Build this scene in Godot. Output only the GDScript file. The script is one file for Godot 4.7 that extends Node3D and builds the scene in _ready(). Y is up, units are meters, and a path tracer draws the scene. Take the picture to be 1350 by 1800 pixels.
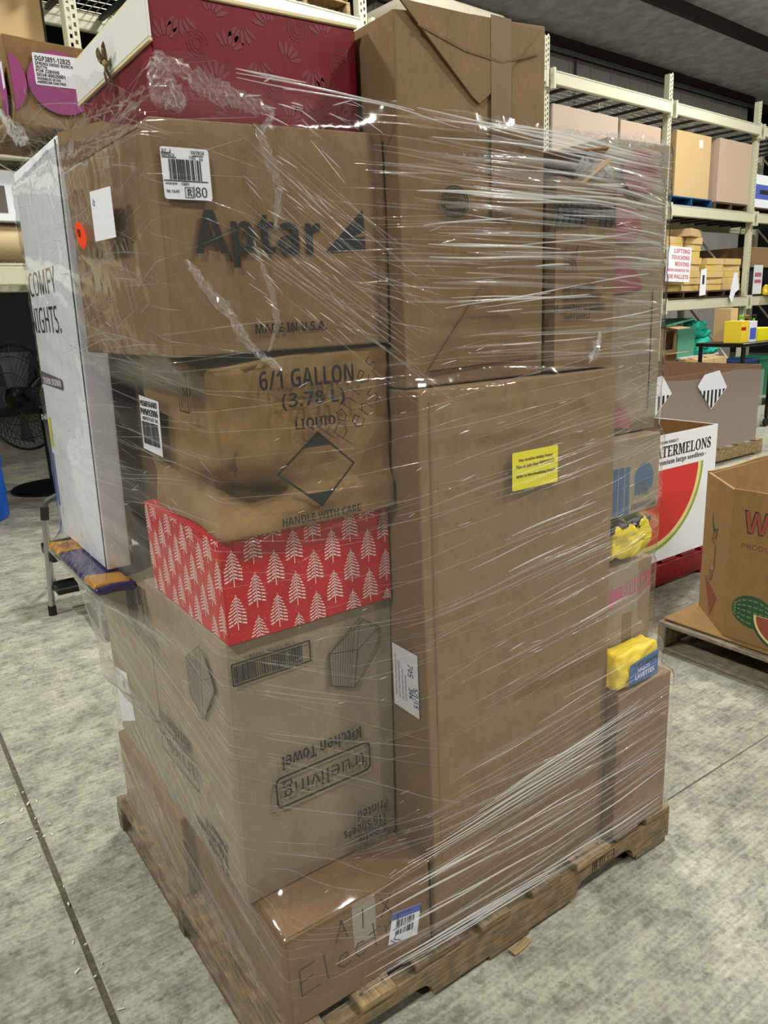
extends Node3D
# Warehouse: a stretch-wrapped mixed pallet on a concrete floor, racks and produce bins behind it.
# x runs along the pallet's long (notched) side, -z along its short side, pallet near corner at the origin.

const RACK_AT := Vector3(1.1727, 0, -4.5302)
const RACK_X := Vector3(0.99537, 0, -0.0961)
const RACK_Z := Vector3(0.0961, 0, 0.99537)
const RACK_TURN := 0.09625

var mats = {}
var meshes = {}
var taken = {}
var rng = RandomNumberGenerator.new()
var sans: SystemFont
var bold: SystemFont
var serif: SystemFont
var packed: Array = []


func _ready() -> void:
	rng.seed = 7
	set_camera()
	set_environment()
	make_materials()
	set_lights()
	build_room()
	build_main_pallet()
	build_lower_load()
	build_upper_load()
	build_side_load()
	build_wrap()
	build_bins()
	build_rack()
	build_rack_goods()
	build_left_side()
	build_floor_bits()


# ------------------------------------------------------------------ camera, sky, lamps
func set_camera() -> void:
	var cam = Camera3D.new()
	cam.name = "camera"
	add_child(cam)
	var yaw = 0.603795
	var pitch = -0.261166
	var roll = -0.0442656
	var f = Vector3(sin(yaw) * cos(pitch), sin(pitch), -cos(yaw) * cos(pitch))
	var r = Vector3(cos(yaw), 0, sin(yaw))
	var u = r.cross(f)
	var r2 = r * cos(roll) + u * sin(roll)
	var u2 = u * cos(roll) - r * sin(roll)
	cam.transform = Transform3D(Basis(r2, u2, -f), Vector3(-0.421273, 1.466046, 1.052933))
	cam.keep_aspect = Camera3D.KEEP_HEIGHT
	cam.fov = rad_to_deg(2.0 * atan(900.0 / 1326.65))
	cam.near = 0.05
	cam.far = 120.0
	cam.current = true


func set_environment() -> void:
	var we = WorldEnvironment.new()
	we.name = "environment"
	var e = Environment.new()
	e.background_mode = Environment.BG_COLOR
	e.background_color = Color(0.02, 0.02, 0.022)
	e.tonemap_mode = Environment.TONE_MAPPER_LINEAR
	e.tonemap_exposure = 1.12
	e.sdfgi_enabled = true
	e.ssao_enabled = true
	e.ssil_enabled = true
	we.environment = e
	add_child(we)


func set_lights() -> void:
	# high-bay lamps hang in a grid; two of them cast the crossing shadows on the red box and the tall carton
	var spots = [[-8.2, -3.0, "first", 2], [-3.0, -3.0, "second", 2], [3.2, -3.0, "third", 2], [8.4, -3.0, "fourth", 2], [13.6, -3.0, "fifth", 2], [-3.0, 2.2, "first", 1], [3.2, 2.2, "second", 1], [8.4, 2.2, "third", 1], [3.2, 7.4, "first", 0], [8.4, 7.4, "second", 0]]
	var rows = ["in the row far from the racks", "in the row beside the wrapped pallet", "in the row nearest the racks"]
	for q in spots:
		var p = Vector3(q[0], 5.35, q[1])
		var t = thing("high_bay_lamp", "white high bay lamp, %s from left %s" % [q[2], rows[q[3]]], "lamp", p, 0.0, "high bay lamps")
		part("housing", lathe([Vector2(0, 0.26), Vector2(0.06, 0.26), Vector2(0.08, 0.22), Vector2(0.10, 0.16), Vector2(0.12, 0.05), Vector2(0.12, 0.03), Vector2(0, 0.03)], 28), "lampmetal", t)
		part("hanger", tube([Vector3(0, 0.26, 0), Vector3(0, 1.6, 0)], 0.008, 6), "darksteel", t)
		var lens = part("lamp_lens", lathe([Vector2(0, 0.025), Vector2(0.235, 0.025), Vector2(0.235, 0.015), Vector2(0, 0.015)], 28), "lampglow", t)
		lens.name = "lamp_lens"
		var l = AreaLight3D.new()
		l.name = "lamp_light"
		t.add_child(l, true)
		l.position = Vector3(0, -0.01, 0)
		l.rotation_degrees.x = -90
		l.area_size = Vector2(0.44, 0.44)
		l.area_normalize_energy = true
		l.area_range = 30.0
		l.light_energy = 19.0
		l.light_color = Color(1.0, 0.985, 0.955)
		l.shadow_enabled = true
		# the clear refractor also throws light sideways on to walls and roof
		var side = OmniLight3D.new()
		side.name = "side_glow"
		t.add_child(side, true)
		side.position = Vector3(0, -0.14, 0)
		side.light_energy = 0.65
		side.light_size = 0.1
		side.omni_range = 30.0
		side.omni_attenuation = 2.0
		side.light_color = Color(1.0, 0.985, 0.955)
		side.shadow_enabled = true


# ------------------------------------------------------------------ helpers: nodes
func numbered(n: String) -> String:
	var k: int = taken.get(n, 0)
	taken[n] = k + 1
	return n if k == 0 else "%s_%03d" % [n, k]


func thing(n: String, label: String, category: String, at := Vector3.ZERO, turn := 0.0, group := "") -> Node3D:
	var o = Node3D.new()
	o.name = numbered(n)
	add_child(o)
	o.position = at
	o.rotation.y = turn
	o.set_meta("label", label)
	o.set_meta("category", category)
	if group:
		o.set_meta("group", group)
	return o


func part(n: String, mesh: Mesh, m, parent: Node, at := Vector3.ZERO, basis := Basis.IDENTITY) -> MeshInstance3D:
	var o = MeshInstance3D.new()
	o.name = n
	o.mesh = mesh
	o.material_override = mats[m] if m is String else m
	o.transform = Transform3D(basis, at)
	parent.add_child(o, true)
	return o


func structure(n: String, mesh: Mesh, m, at := Vector3.ZERO, turn := 0.0) -> MeshInstance3D:
	var o = part(numbered(n), mesh, m, self, at, Basis(Vector3.UP, turn))
	o.set_meta("kind", "structure")
	return o


func rk(s: float, y: float, o: float) -> Vector3:
	return RACK_AT + RACK_X * s - RACK_Z * o + Vector3(0, y, 0)


# ------------------------------------------------------------------ helpers: meshes
func cbox(size: Vector3, c := 0.003) -> ArrayMesh:
	# chamfered box, centred in x and z, standing on y = 0
	var key = "cb%.4f,%.4f,%.4f,%.4f" % [size.x, size.y, size.z, c]
	if meshes.has(key):
		return meshes[key]
	var st = SurfaceTool.new()
	st.begin(Mesh.PRIMITIVE_TRIANGLES)
	add_cbox(st, Transform3D(Basis.IDENTITY, Vector3(0, size.y / 2, 0)), size, c)
	st.generate_normals()
	meshes[key] = st.commit()
	return meshes[key]


func add_cbox(st: SurfaceTool, xf: Transform3D, size: Vector3, c := 0.003) -> void:
	var h = size / 2
	c = minf(c, minf(h.x, minf(h.y, h.z)) * 0.6)
	st.set_smooth_group(-1)
	var corner = func(sx, sy, sz, ax):
		var v = Vector3(sx * h.x, sy * h.y, sz * h.z)
		if ax != 0: v.x -= sx * c
		if ax != 1: v.y -= sy * c
		if ax != 2: v.z -= sz * c
		return xf * v
	var s = [-1.0, 1.0]
	for ax in 3:
		for d in s:
			var q = []
			for k in [[-1.0, -1.0], [1.0, -1.0], [1.0, 1.0], [-1.0, 1.0]]:
				var v = [0.0, 0.0, 0.0]
				v[ax] = d
				v[(ax + 1) % 3] = k[0]
				v[(ax + 2) % 3] = k[1]
				q.append(corner.call(v[0], v[1], v[2], ax))
			face4(st, q[0], q[1], q[2], q[3], xf.origin)
	for ax in 3:
		var b = (ax + 1) % 3
		var g = (ax + 2) % 3
		for d1 in s:
			for d2 in s:
				var lo = [0.0, 0.0, 0.0]
				lo[ax] = -1.0; lo[b] = d1; lo[g] = d2
				var hi = lo.duplicate()
				hi[ax] = 1.0
				face4(st, corner.call(lo[0], lo[1], lo[2], b), corner.call(hi[0], hi[1], hi[2], b), corner.call(hi[0], hi[1], hi[2], g), corner.call(lo[0], lo[1], lo[2], g), xf.origin)
	for a in s:
		for b2 in s:
			for d in s:
				face3(st, corner.call(a, b2, d, 0), corner.call(a, b2, d, 1), corner.call(a, b2, d, 2), xf.origin)


func face3(st: SurfaceTool, a: Vector3, b: Vector3, c: Vector3, inside: Vector3) -> void:
	# clockwise seen from outside
	if (b - a).cross(c - a).dot((a + b + c) / 3.0 - inside) > 0:
		var k = b
		b = c
		c = k
	st.add_vertex(a)
	st.add_vertex(b)
	st.add_vertex(c)


func face4(st: SurfaceTool, a: Vector3, b: Vector3, c: Vector3, d: Vector3, inside: Vector3) -> void:
	face3(st, a, b, c, inside)
	face3(st, a, c, d, inside)


func rounded_carton(dim: Vector3, r: float, n: int, deform = null) -> ArrayMesh:
	# box with rounded edges, x and z centred, base at y = 0; deform(p) moves points
	var st = SurfaceTool.new()
	st.begin(Mesh.PRIMITIVE_TRIANGLES)
	st.set_smooth_group(0)
	var samples = func(len: float) -> Array:
		var a = [0.0, r * 0.45, r]
		for k in range(1, n):
			a.append(r + (len - 2 * r) * k / n)
		a.append_array([len - r, len - r * 0.45, len])
		return a
	for ax in 3:
		var b = (ax + 1) % 3
		var g = (ax + 2) % 3
		var ub: Array = samples.call(dim[b])
		var ug: Array = samples.call(dim[g])
		for side in 2:
			var grid = []
			var norm = []
			for i in ub.size():
				for j in ug.size():
					var p = Vector3.ZERO
					p[ax] = dim[ax] * side
					p[b] = ub[i]
					p[g] = ug[j]
					var inner = p.clamp(Vector3(r, r, r), dim - Vector3(r, r, r))
					var nn = (p - inner).normalized()
					var q = inner + nn * r - Vector3(dim.x / 2, 0, dim.z / 2)
					if deform != null:
						q = deform.call(q)
					grid.append(q)
					norm.append(nn)
			var w = ug.size()
			for i in ub.size() - 1:
				for j in w - 1:
					var ids = [i * w + j, (i + 1) * w + j, (i + 1) * w + j + 1, i * w + j, (i + 1) * w + j + 1, i * w + j + 1]
					if side == 1:
						ids.reverse()
					for id in ids:
						if deform == null:
							st.set_normal(norm[id])
						st.add_vertex(grid[id])
	if deform != null:
		st.index()
		st.generate_normals()
	return st.commit()


func lathe(profile: Array, seg := 24) -> ArrayMesh:
	var st = SurfaceTool.new()
	st.begin(Mesh.PRIMITIVE_TRIANGLES)
	for i in profile.size() - 1:
		st.set_smooth_group(i)
		var a: Vector2 = profile[i]
		var b: Vector2 = profile[i + 1]
		for k in seg:
			var t0 = TAU * k / seg
			var t1 = TAU * (k + 1) / seg
			var p0 = Vector3(a.x * cos(t0), a.y, a.x * sin(t0))
			var p1 = Vector3(b.x * cos(t0), b.y, b.x * sin(t0))
			var p2 = Vector3(b.x * cos(t1), b.y, b.x * sin(t1))
			var p3 = Vector3(a.x * cos(t1), a.y, a.x * sin(t1))
			for v in [p0, p2, p1, p0, p3, p2]:
				st.add_vertex(v)
	st.generate_normals()
	return st.commit()


func add_tube(st: SurfaceTool, pts: Array, r, seg := 8) -> void:
	# r is a number or one radius for each point
	st.set_smooth_group(1)
	var rings = []
	var ref = Vector3.UP
	for i in pts.size():
		var d: Vector3 = (pts[mini(i + 1, pts.size() - 1)] - pts[maxi(i - 1, 0)]).normalized()
		if absf(d.dot(ref)) > 0.95:
			ref = Vector3.RIGHT
		var a = d.cross(ref).normalized()
		var b = d.cross(a)
		ref = a.cross(d).normalized() if absf(d.dot(ref)) > 0.9 else ref
		var rr: float = r[i] if r is Array else r
		var ring = []
		for k in seg:
			ring.append(pts[i] + (a * cos(TAU * k / seg) + b * sin(TAU * k / seg)) * rr)
		rings.append(ring)
	for i in rings.size() - 1:
		for k in seg:
			var k2 = (k + 1) % seg
			for v in [rings[i][k], rings[i + 1][k], rings[i + 1][k2], rings[i][k], rings[i + 1][k2], rings[i][k2]]:
				st.add_vertex(v)
	st.set_smooth_group(-1)
	for e in [0, rings.size() - 1]:
		for k in range(1, seg - 1):
			var t = [rings[e][0], rings[e][k + 1], rings[e][k]]
			if e == 0:
				t.reverse()
			for v in t:
				st.add_vertex(v)


func tube(pts: Array, r, seg := 8) -> ArrayMesh:
	var st = SurfaceTool.new()
	st.begin(Mesh.PRIMITIVE_TRIANGLES)
	add_tube(st, pts, r, seg)
	st.generate_normals()
	return st.commit()


func prism(poly: PackedVector2Array, depth: float) -> ArrayMesh:
	# polygon in x, y; thickness towards +z
	var st = SurfaceTool.new()
	st.begin(Mesh.PRIMITIVE_TRIANGLES)
	add_prism(st, poly, depth, Transform3D.IDENTITY)
	st.generate_normals()
	return st.commit()


func add_prism(st: SurfaceTool, poly: PackedVector2Array, depth: float, xf: Transform3D) -> void:
	st.set_smooth_group(-1)
	if Geometry2D.is_polygon_clockwise(poly):
		poly.reverse()
	var tri = Geometry2D.triangulate_polygon(poly)
	for i in range(0, tri.size(), 3):
		var a = poly[tri[i]]
		var b = poly[tri[i + 1]]
		var c = poly[tri[i + 2]]
		if (b - a).cross(c - a) < 0:
			var k = b
			b = c
			c = k
		for v in [a, c, b]:
			st.add_vertex(xf * Vector3(v.x, v.y, depth))
		for v in [a, b, c]:
			st.add_vertex(xf * Vector3(v.x, v.y, 0))
	for i in poly.size():
		var a = poly[i]
		var b = poly[(i + 1) % poly.size()]
		var p0 = xf * Vector3(a.x, a.y, 0)
		var p1 = xf * Vector3(b.x, b.y, 0)
		var p2 = xf * Vector3(b.x, b.y, depth)
		var p3 = xf * Vector3(a.x, a.y, depth)
		for v in [p0, p2, p1, p0, p3, p2]:
			st.add_vertex(v)


func rect(a0: float, b0: float, a1: float, b1: float) -> PackedVector2Array:
	return PackedVector2Array([Vector2(a0, b0), Vector2(a1, b0), Vector2(a1, b1), Vector2(a0, b1)])


func ellipse(c: Vector2, rx: float, ry: float, n := 24, from := 0.0, to := TAU) -> PackedVector2Array:
	var p = PackedVector2Array()
	for k in n:
		var t = from + (to - from) * k / (n if to - from >= TAU else n - 1)
		p.append(c + Vector2(cos(t) * rx, sin(t) * ry))
	return p


func stroke(pts: Array, w: float) -> Array:
	# a polyline as a list of thin quads
	var out = []
	for i in pts.size() - 1:
		var a: Vector2 = pts[i]
		var b: Vector2 = pts[i + 1]
		if a.distance_to(b) < 1e-5:
			continue
		var d = (b - a).normalized()
		var n = Vector2(-d.y, d.x) * w / 2
		out.append(PackedVector2Array([a - n - d * w * 0.3, b - n + d * w * 0.3, b + n + d * w * 0.3, a + n - d * w * 0.3]))
	return out


func frame_basis(face: String) -> Basis:
	match face:
		"left": return Basis(Vector3(0, 0, 1), Vector3.UP, Vector3(-1, 0, 0))
		"right": return Basis(Vector3(0, 0, -1), Vector3.UP, Vector3(1, 0, 0))
		"top": return Basis(Vector3(1, 0, 0), Vector3(0, 0, -1), Vector3.UP)
	return Basis.IDENTITY


func on_face(face: String, a: float, b: float, plane: float) -> Vector3:
	match face:
		"left", "right": return Vector3(plane, b, a if face == "left" else a)
		"top": return Vector3(a, plane, -b)
	return Vector3(a, b, plane)


func print_shapes(parent: Node3D, n: String, face: String, plane: float, polys: Array, m, lift := 0.0004, thick := 0.0003) -> MeshInstance3D:
	# flat print on a face that lies in a world plane; polygons in world (x, y) for front faces, (z, y) for left faces
	var st = SurfaceTool.new()
	st.begin(Mesh.PRIMITIVE_TRIANGLES)
	var bs = frame_basis(face)
	for p in polys:
		add_prism(st, p, thick, Transform3D.IDENTITY)
	st.generate_normals()
	var at = on_face(face, 0, 0, plane) + bs.z * lift - parent.position
	return part(n, st.commit(), m, parent, parent.basis.inverse() * at, parent.basis.inverse() * bs)


func print_text(parent: Node3D, text: String, face: String, plane: float, a0: float, a1: float, y0: float, y1: float, m, font: Font, upside := 0.0, lift := 0.0004) -> MeshInstance3D:
	var tm = TextMesh.new()
	tm.text = text
	tm.font = font
	tm.font_size = 96
	tm.pixel_size = 0.0033
	tm.depth = 0.03
	tm.curve_step = 3.0
	tm.horizontal_alignment = HORIZONTAL_ALIGNMENT_CENTER
	tm.vertical_alignment = VERTICAL_ALIGNMENT_CENTER
	var box = tm.get_aabb()
	var bs = frame_basis(face)
	var c = box.get_center()
	var turn = Basis(Vector3(0, 0, 1), upside)
	var wide = absf(a1 - a0)
	var high = absf(y1 - y0)
	if absf(sin(upside)) > 0.7:
		var k = wide
		wide = high
		high = k
	var sc = Vector3(wide / box.size.x, high / box.size.y, 0.0003 / 0.03)
	var full = bs * turn * Basis.from_scale(sc)
	var mid = on_face(face, (a0 + a1) / 2, (y0 + y1) / 2, plane) + bs.z * lift
	return part("lettering", tm, m, parent, parent.basis.inverse() * (mid - full * Vector3(c.x, c.y, box.position.z) - parent.position), parent.basis.inverse() * full)


func barcode(a0: float, a1: float, y0: float, y1: float, n: int, sd: int) -> Array:
	var r = RandomNumberGenerator.new()
	r.seed = sd
	var out = []
	var x = a0
	var unit = (a1 - a0) / n
	while x < a1 - unit:
		var w = unit * [0.5, 0.5, 1.0, 1.5][r.randi() % 4]
		out.append(rect(x, y0, minf(x + w, a1), y1))
		x += w + unit * [0.5, 0.6, 1.0, 1.3][r.randi() % 4]
	return out


func ring_frame(a0: float, y0: float, a1: float, y1: float, w: float, r := 0.0) -> Array:
	var outer = round_rect(a0, y0, a1, y1, r)
	outer.append(outer[0])
	return stroke(outer, w)


func round_rect(a0: float, y0: float, a1: float, y1: float, r: float) -> Array:
	var p = []
	if r <= 0.0:
		return [Vector2(a0, y0), Vector2(a1, y0), Vector2(a1, y1), Vector2(a0, y1)]
	for q in [[a1 - r, y0 + r, -PI / 2], [a1 - r, y1 - r, 0.0], [a0 + r, y1 - r, PI / 2], [a0 + r, y0 + r, PI]]:
		for k in 5:
			var t: float = q[2] + PI / 2 * k / 4
			p.append(Vector2(q[0], q[1]) + Vector2(cos(t), sin(t)) * r)
	return p


# a little single-stroke hand, for words written with a marker
const HAND := {
	"E": [[[0.6, 1], [0.05, 1], [0, 0], [0.65, 0]], [[0.02, 0.5], [0.5, 0.55]]], "l": [[[0.1, 1], [0.12, 0]]], "e": [[[0, 0.3], [0.4, 0.35], [0.35, 0.55], [0.1, 0.5], [0, 0.2], [0.2, 0], [0.45, 0.1]]],
	"c": [[[0.4, 0.5], [0.15, 0.55], [0, 0.25], [0.15, 0], [0.4, 0.08]]], "t": [[[0.2, 0.95], [0.22, 0]], [[0, 0.6], [0.45, 0.65]]], "r": [[[0, 0.55], [0.03, 0]], [[0.03, 0.35], [0.2, 0.55], [0.35, 0.5]]],
	"o": [[[0.2, 0.5], [0, 0.3], [0.1, 0.02], [0.35, 0.1], [0.4, 0.4], [0.2, 0.5]]], "n": [[[0, 0.5], [0.02, 0]], [[0.02, 0.35], [0.2, 0.52], [0.35, 0.35], [0.38, 0]]], "i": [[[0.1, 0.5], [0.12, 0]], [[0.1, 0.68], [0.11, 0.72]]],
	"P": [[[0, 1], [0.03, 0]], [[0, 0.95], [0.4, 1], [0.5, 0.75], [0.35, 0.5], [0.03, 0.48]]], "s": [[[0.35, 0.5], [0.1, 0.5], [0.08, 0.32], [0.33, 0.2], [0.28, 0.02], [0, 0.02]]], "X": [[[0, 1], [0.55, 0]], [[0.55, 1], [0, 0]]],
	"M": [[[0, 0], [0.05, 1], [0.3, 0.4], [0.55, 1], [0.6, 0]]], "A": [[[0, 0], [0.3, 1], [0.58, 0]], [[0.1, 0.4], [0.5, 0.4]]], "S": [[[0.5, 0.95], [0.15, 0.95], [0.05, 0.65], [0.45, 0.4], [0.4, 0.05], [0, 0.05]]],
	"3": [[[0, 0.95], [0.4, 0.95], [0.2, 0.55], [0.45, 0.3], [0.25, 0], [0, 0.08]]], "5": [[[0.45, 1], [0.05, 1], [0.02, 0.55], [0.4, 0.5], [0.35, 0.05], [0, 0.02]]], "6": [[[0.4, 1], [0.05, 0.5], [0.1, 0.02], [0.42, 0.2], [0.1, 0.45]]],
	"7": [[[0, 0.95], [0.45, 1], [0.15, 0]]], "0": [[[0.2, 1], [0, 0.5], [0.2, 0], [0.42, 0.5], [0.2, 1]]], "1": [[[0.1, 1], [0.1, 0]]], "/": [[[0.35, 1], [0, 0]]], "4": [[[0.1, 1], [0, 0.45], [0.45, 0.45]], [[0.35, 0.8], [0.33, 0]]], " ": []}


func hand(text: String, at: Vector2, size: float, slant: Vector2, w: float) -> Array:
	# slant: direction of the writing line
	var out = []
	var x = 0.0
	var up = Vector2(-slant.y, slant.x)
	for ch in text:
		var widest = 0.35
		for line in HAND.get(ch, []):
			var pts = []
			for q in line:
				pts.append(at + slant * (x + q[0]) * size + up * q[1] * size)
				widest = maxf(widest, q[0])
			out.append_array(stroke(pts, w))
		x += widest + 0.2
	return out


# ------------------------------------------------------------------ materials
func noise(freq: float, sd: int, kind := FastNoiseLite.TYPE_SIMPLEX_SMOOTH, oct := 4) -> FastNoiseLite:
	var n = FastNoiseLite.new()
	n.noise_type = kind
	n.seed = sd
	n.frequency = freq
	n.fractal_type = FastNoiseLite.FRACTAL_FBM if oct > 1 else FastNoiseLite.FRACTAL_NONE
	n.fractal_octaves = oct
	return n


func noise_image(n: FastNoiseLite, w: int, h: int, to_w: int, to_h: int) -> Image:
	var im = n.get_seamless_image(w, h)
	im.convert(Image.FORMAT_RGB8)
	if w != to_w or h != to_h:
		im.resize(to_w, to_h, Image.INTERPOLATE_CUBIC)
	return im


func mixed(size: int, layers: Array, fn: Callable) -> ImageTexture:
	# layers: images of size x size; fn(array of their values 0..1, x, y) -> Color
	var data = []
	for im in layers:
		data.append((im as Image).get_data())
	var out = PackedByteArray()
	out.resize(size * size * 3)
	var v = []
	v.resize(layers.size())
	for y in size:
		for x in size:
			var i = (y * size + x) * 3
			for k in layers.size():
				v[k] = data[k][i] / 255.0
			var c: Color = fn.call(v, x, y)
			out[i] = clampi(int(c.r * 255.0), 0, 255)
			out[i + 1] = clampi(int(c.g * 255.0), 0, 255)
			out[i + 2] = clampi(int(c.b * 255.0), 0, 255)
	return ImageTexture.create_from_image(Image.create_from_data(size, size, false, Image.FORMAT_RGB8, out))


func mat(n: String, c: Color, rough := 0.6, metal := 0.0, spec := 0.5) -> StandardMaterial3D:
	var m = StandardMaterial3D.new()
	m.resource_name = n
	m.albedo_color = c
	m.roughness = rough
	m.metallic = metal
	m.metallic_specular = spec
	mats[n] = m
	return m


func textured(n: String, c: Color, t: Texture2D, scale: float, rough := 0.8, world := false, bump: Texture2D = null, relief := 0.0) -> StandardMaterial3D:
	var m = mat(n, c, rough)
	m.albedo_texture = t
	m.uv1_triplanar = true
	m.uv1_world_triplanar = world
	m.uv1_scale = Vector3(scale, scale, scale)
	m.uv1_triplanar_sharpness = 6.0
	m.metallic_specular = 0.35
	if bump:
		m.heightmap_enabled = true
		m.heightmap_texture = bump
		m.heightmap_scale = relief
	return m


func make_materials() -> void:
	sans = SystemFont.new()
	sans.font_names = ["Droid Sans"]
	bold = SystemFont.new()
	bold.font_names = ["Droid Sans"]
	bold.font_weight = 700
	serif = SystemFont.new()
	serif.font_names = ["Droid Serif"]
	serif.font_weight = 700

	# paper board: fibres, faint flutes running up the sheet, blotches
	var fine = noise_image(noise(0.09, 3, FastNoiseLite.TYPE_SIMPLEX_SMOOTH, 3), 512, 512, 512, 512)
	var blot = noise_image(noise(0.012, 5), 512, 512, 512, 512)
	var fibre = noise_image(noise(0.06, 8, FastNoiseLite.TYPE_SIMPLEX_SMOOTH, 2), 512, 96, 512, 512)
	var board = mixed(512, [fine, blot, fibre], func(v, x, _y):
		var flute = 0.5 + 0.5 * sin(x * TAU * 64.0 / 512.0)
		var k: float = 0.90 + 0.06 * (v[0] - 0.5) + 0.07 * (v[1] - 0.5) + 0.04 * (v[2] - 0.5) - 0.02 * flute
		return Color(k * 1.01, k, k * 0.985))
	for q in [["kraft", Color(0.565, 0.465, 0.340)], ["kraft_dark", Color(0.525, 0.420, 0.305)], ["kraft_warm", Color(0.590, 0.465, 0.320)], ["grey_board", Color(0.630, 0.575, 0.485)], ["big_board", Color(0.560, 0.460, 0.340)],
			["gallon_board", Color(0.575, 0.460, 0.305)], ["yellow_board", Color(0.820, 0.700, 0.500)], ["taupe_board", Color(0.760, 0.670, 0.590)], ["pale_board", Color(0.760, 0.690, 0.625)], ["bin_board", Color(0.655, 0.525, 0.350)],
			["brown_board", Color(0.555, 0.440, 0.340)], ["flat_board", Color(0.86, 0.74, 0.52)], ["flat_yellow", Color(0.86, 0.74, 0.40)], ["inside_board", Color(0.60, 0.45, 0.29)]]:
		if q[0] in ["yellow_board", "taupe_board", "pale_board", "flat_board", "flat_yellow"]:
			mat(q[0], q[1] * Color(0.93, 0.93, 0.93), 0.82)
		else:
			textured(q[0], q[1], board, 2.2, 0.82)
	mat("white_board", Color(0.90, 0.92, 0.95), 0.5)
	mat("bin_white", Color(0.92, 0.94, 0.96), 0.45)
	mat("cream_card", Color(0.88, 0.89, 0.88), 0.5)
	mat("cream_edge", Color(0.89, 0.84, 0.66), 0.7)
	textured("red_card", Color(0.80, 0.085, 0.12), board, 2.2, 0.42)
	textured("gift_red", Color(0.50, 0.075, 0.13), board, 2.2, 0.45)
	mat("gift_red_print", Color(0.435, 0.062, 0.115), 0.5)
	mat("flap_edge", Color(0.72, 0.61, 0.46), 0.9)
	mat("tape_brown", Color(0.46, 0.36, 0.245), 0.55)
	var ct = mat("tape_clear", Color(0.95, 0.93, 0.88, 0.1), 0.12)
	ct.transparency = BaseMaterial3D.TRANSPARENCY_ALPHA

	# wood
	var grain = noise_image(noise(0.09, 21, FastNoiseLite.TYPE_SIMPLEX_SMOOTH, 4), 32, 512, 512, 512)
	var grain2 = noise_image(noise(0.22, 22, FastNoiseLite.TYPE_SIMPLEX_SMOOTH, 2), 20, 512, 512, 512)
	var stain = noise_image(noise(0.014, 23), 512, 512, 512, 512)
	var wood = mixed(512, [grain, grain2, stain], func(v, _x, _y):
		var k: float = 0.80 + 0.26 * (v[0] - 0.5) + 0.26 * (v[1] - 0.5)
		var s: float = clampf((v[2] - 0.5) * 0.5, -0.1, 0.1)
		return Color(k + s * 0.6, k * 0.97 + s * 0.55, k * 0.92 + s * 0.45))
	for q in [["wood", Color(0.60, 0.54, 0.435)], ["wood_pale", Color(0.71, 0.63, 0.49)], ["wood_grey", Color(0.53, 0.48, 0.40)], ["wood_bin", Color(0.70, 0.67, 0.61)], ["wood_dark", Color(0.42, 0.34, 0.27)]]:
		textured(q[0], q[1], wood, 2.4, 0.85)
	textured("wood_blue", Color(0.10, 0.36, 0.62), wood, 2.4, 0.7)
	textured("wood_red", Color(0.60, 0.07, 0.10), wood, 2.4, 0.45)

	# concrete floor: mottled cement, dark pores and specks, rubbed tyre marks
	var c1 = noise_image(noise(0.008, 31), 1024, 1024, 1024, 1024)
	var c2 = noise_image(noise(0.06, 32), 1024, 1024, 1024, 1024)
	var c3 = noise_image(noise(0.035, 33, FastNoiseLite.TYPE_CELLULAR, 2), 1024, 1024, 1024, 1024)
	var c4 = noise_image(noise(0.10, 34, FastNoiseLite.TYPE_SIMPLEX_SMOOTH, 2), 80, 1024, 1024, 1024)
	var c5 = noise_image(noise(0.022, 35, FastNoiseLite.TYPE_SIMPLEX_SMOOTH, 5), 1024, 1024, 1024, 1024)
	var concrete = mixed(1024, [c1, c2, c3, c4, c5], func(v, _x, _y):
		var k: float = 0.86 + 0.26 * (v[0] - 0.5) + 0.30 * (v[1] - 0.5) + 0.20 * (v[3] - 0.5)
		k -= 0.30 * clampf((v[4] - 0.62) * 3.0, 0.0, 0.4) * (0.4 + v[1])
		k -= 0.45 * clampf((v[1] - 0.68) * 4.0, 0.0, 0.4)
		k += 0.08 * clampf(0.5 - v[2], -0.5, 0.5)
		return Color(k, k * 0.997, k * 0.96))
	textured("concrete", Color(0.70, 0.70, 0.66), concrete, 0.7, 0.5, true)
	mats["concrete"].metallic_specular = 0.4
	textured("joint_dirt", Color(0.42, 0.40, 0.355), concrete, 3.0, 0.95, true)
	mat("wall_panel", Color(0.78, 0.78, 0.77), 0.7)
	textured("insulation", Color(0.86, 0.86, 0.85), blot_texture(blot, 0.12), 0.5, 0.6, true)
	mat("wall_dark", Color(0.15, 0.145, 0.145), 0.8)
	mat("oxide_steel", Color(0.17, 0.105, 0.10), 0.6)
	mat("rack_cream", Color(0.77, 0.77, 0.67), 0.45)
	mat("wire", Color(0.62, 0.62, 0.58), 0.4, 0.6)
	mat("dark_channel", Color(0.22, 0.23, 0.23), 0.5, 0.4)
	mat("darksteel", Color(0.08, 0.08, 0.085), 0.5, 0.3)
	mat("lampmetal", Color(0.75, 0.75, 0.75), 0.4)
	var g = mat("lampglow", Color(1, 1, 1), 0.4)
	g.emission_enabled = true
	g.emission = Color(1.0, 0.98, 0.94)
	g.emission_energy_multiplier = 6.0

	# inks, papers, plastics
	mat("ink", Color(0.065, 0.06, 0.06), 0.6)
	mat("ink_soft", Color(0.19, 0.17, 0.15), 0.7)
	mat("ink_grey", Color(0.37, 0.345, 0.31), 0.7)
	mat("ink_shade", Color(0.47, 0.43, 0.375), 0.7)
	mat("ink_blue_pen", Color(0.16, 0.17, 0.45), 0.6)
	mat("ink_blue", Color(0.17, 0.33, 0.50), 0.6)
	mat("ink_pink", Color(0.66, 0.33, 0.42), 0.6)
	mat("ink_magenta", Color(0.60, 0.23, 0.49), 0.6)
	mat("ink_red", Color(0.72, 0.20, 0.22), 0.6)
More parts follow.
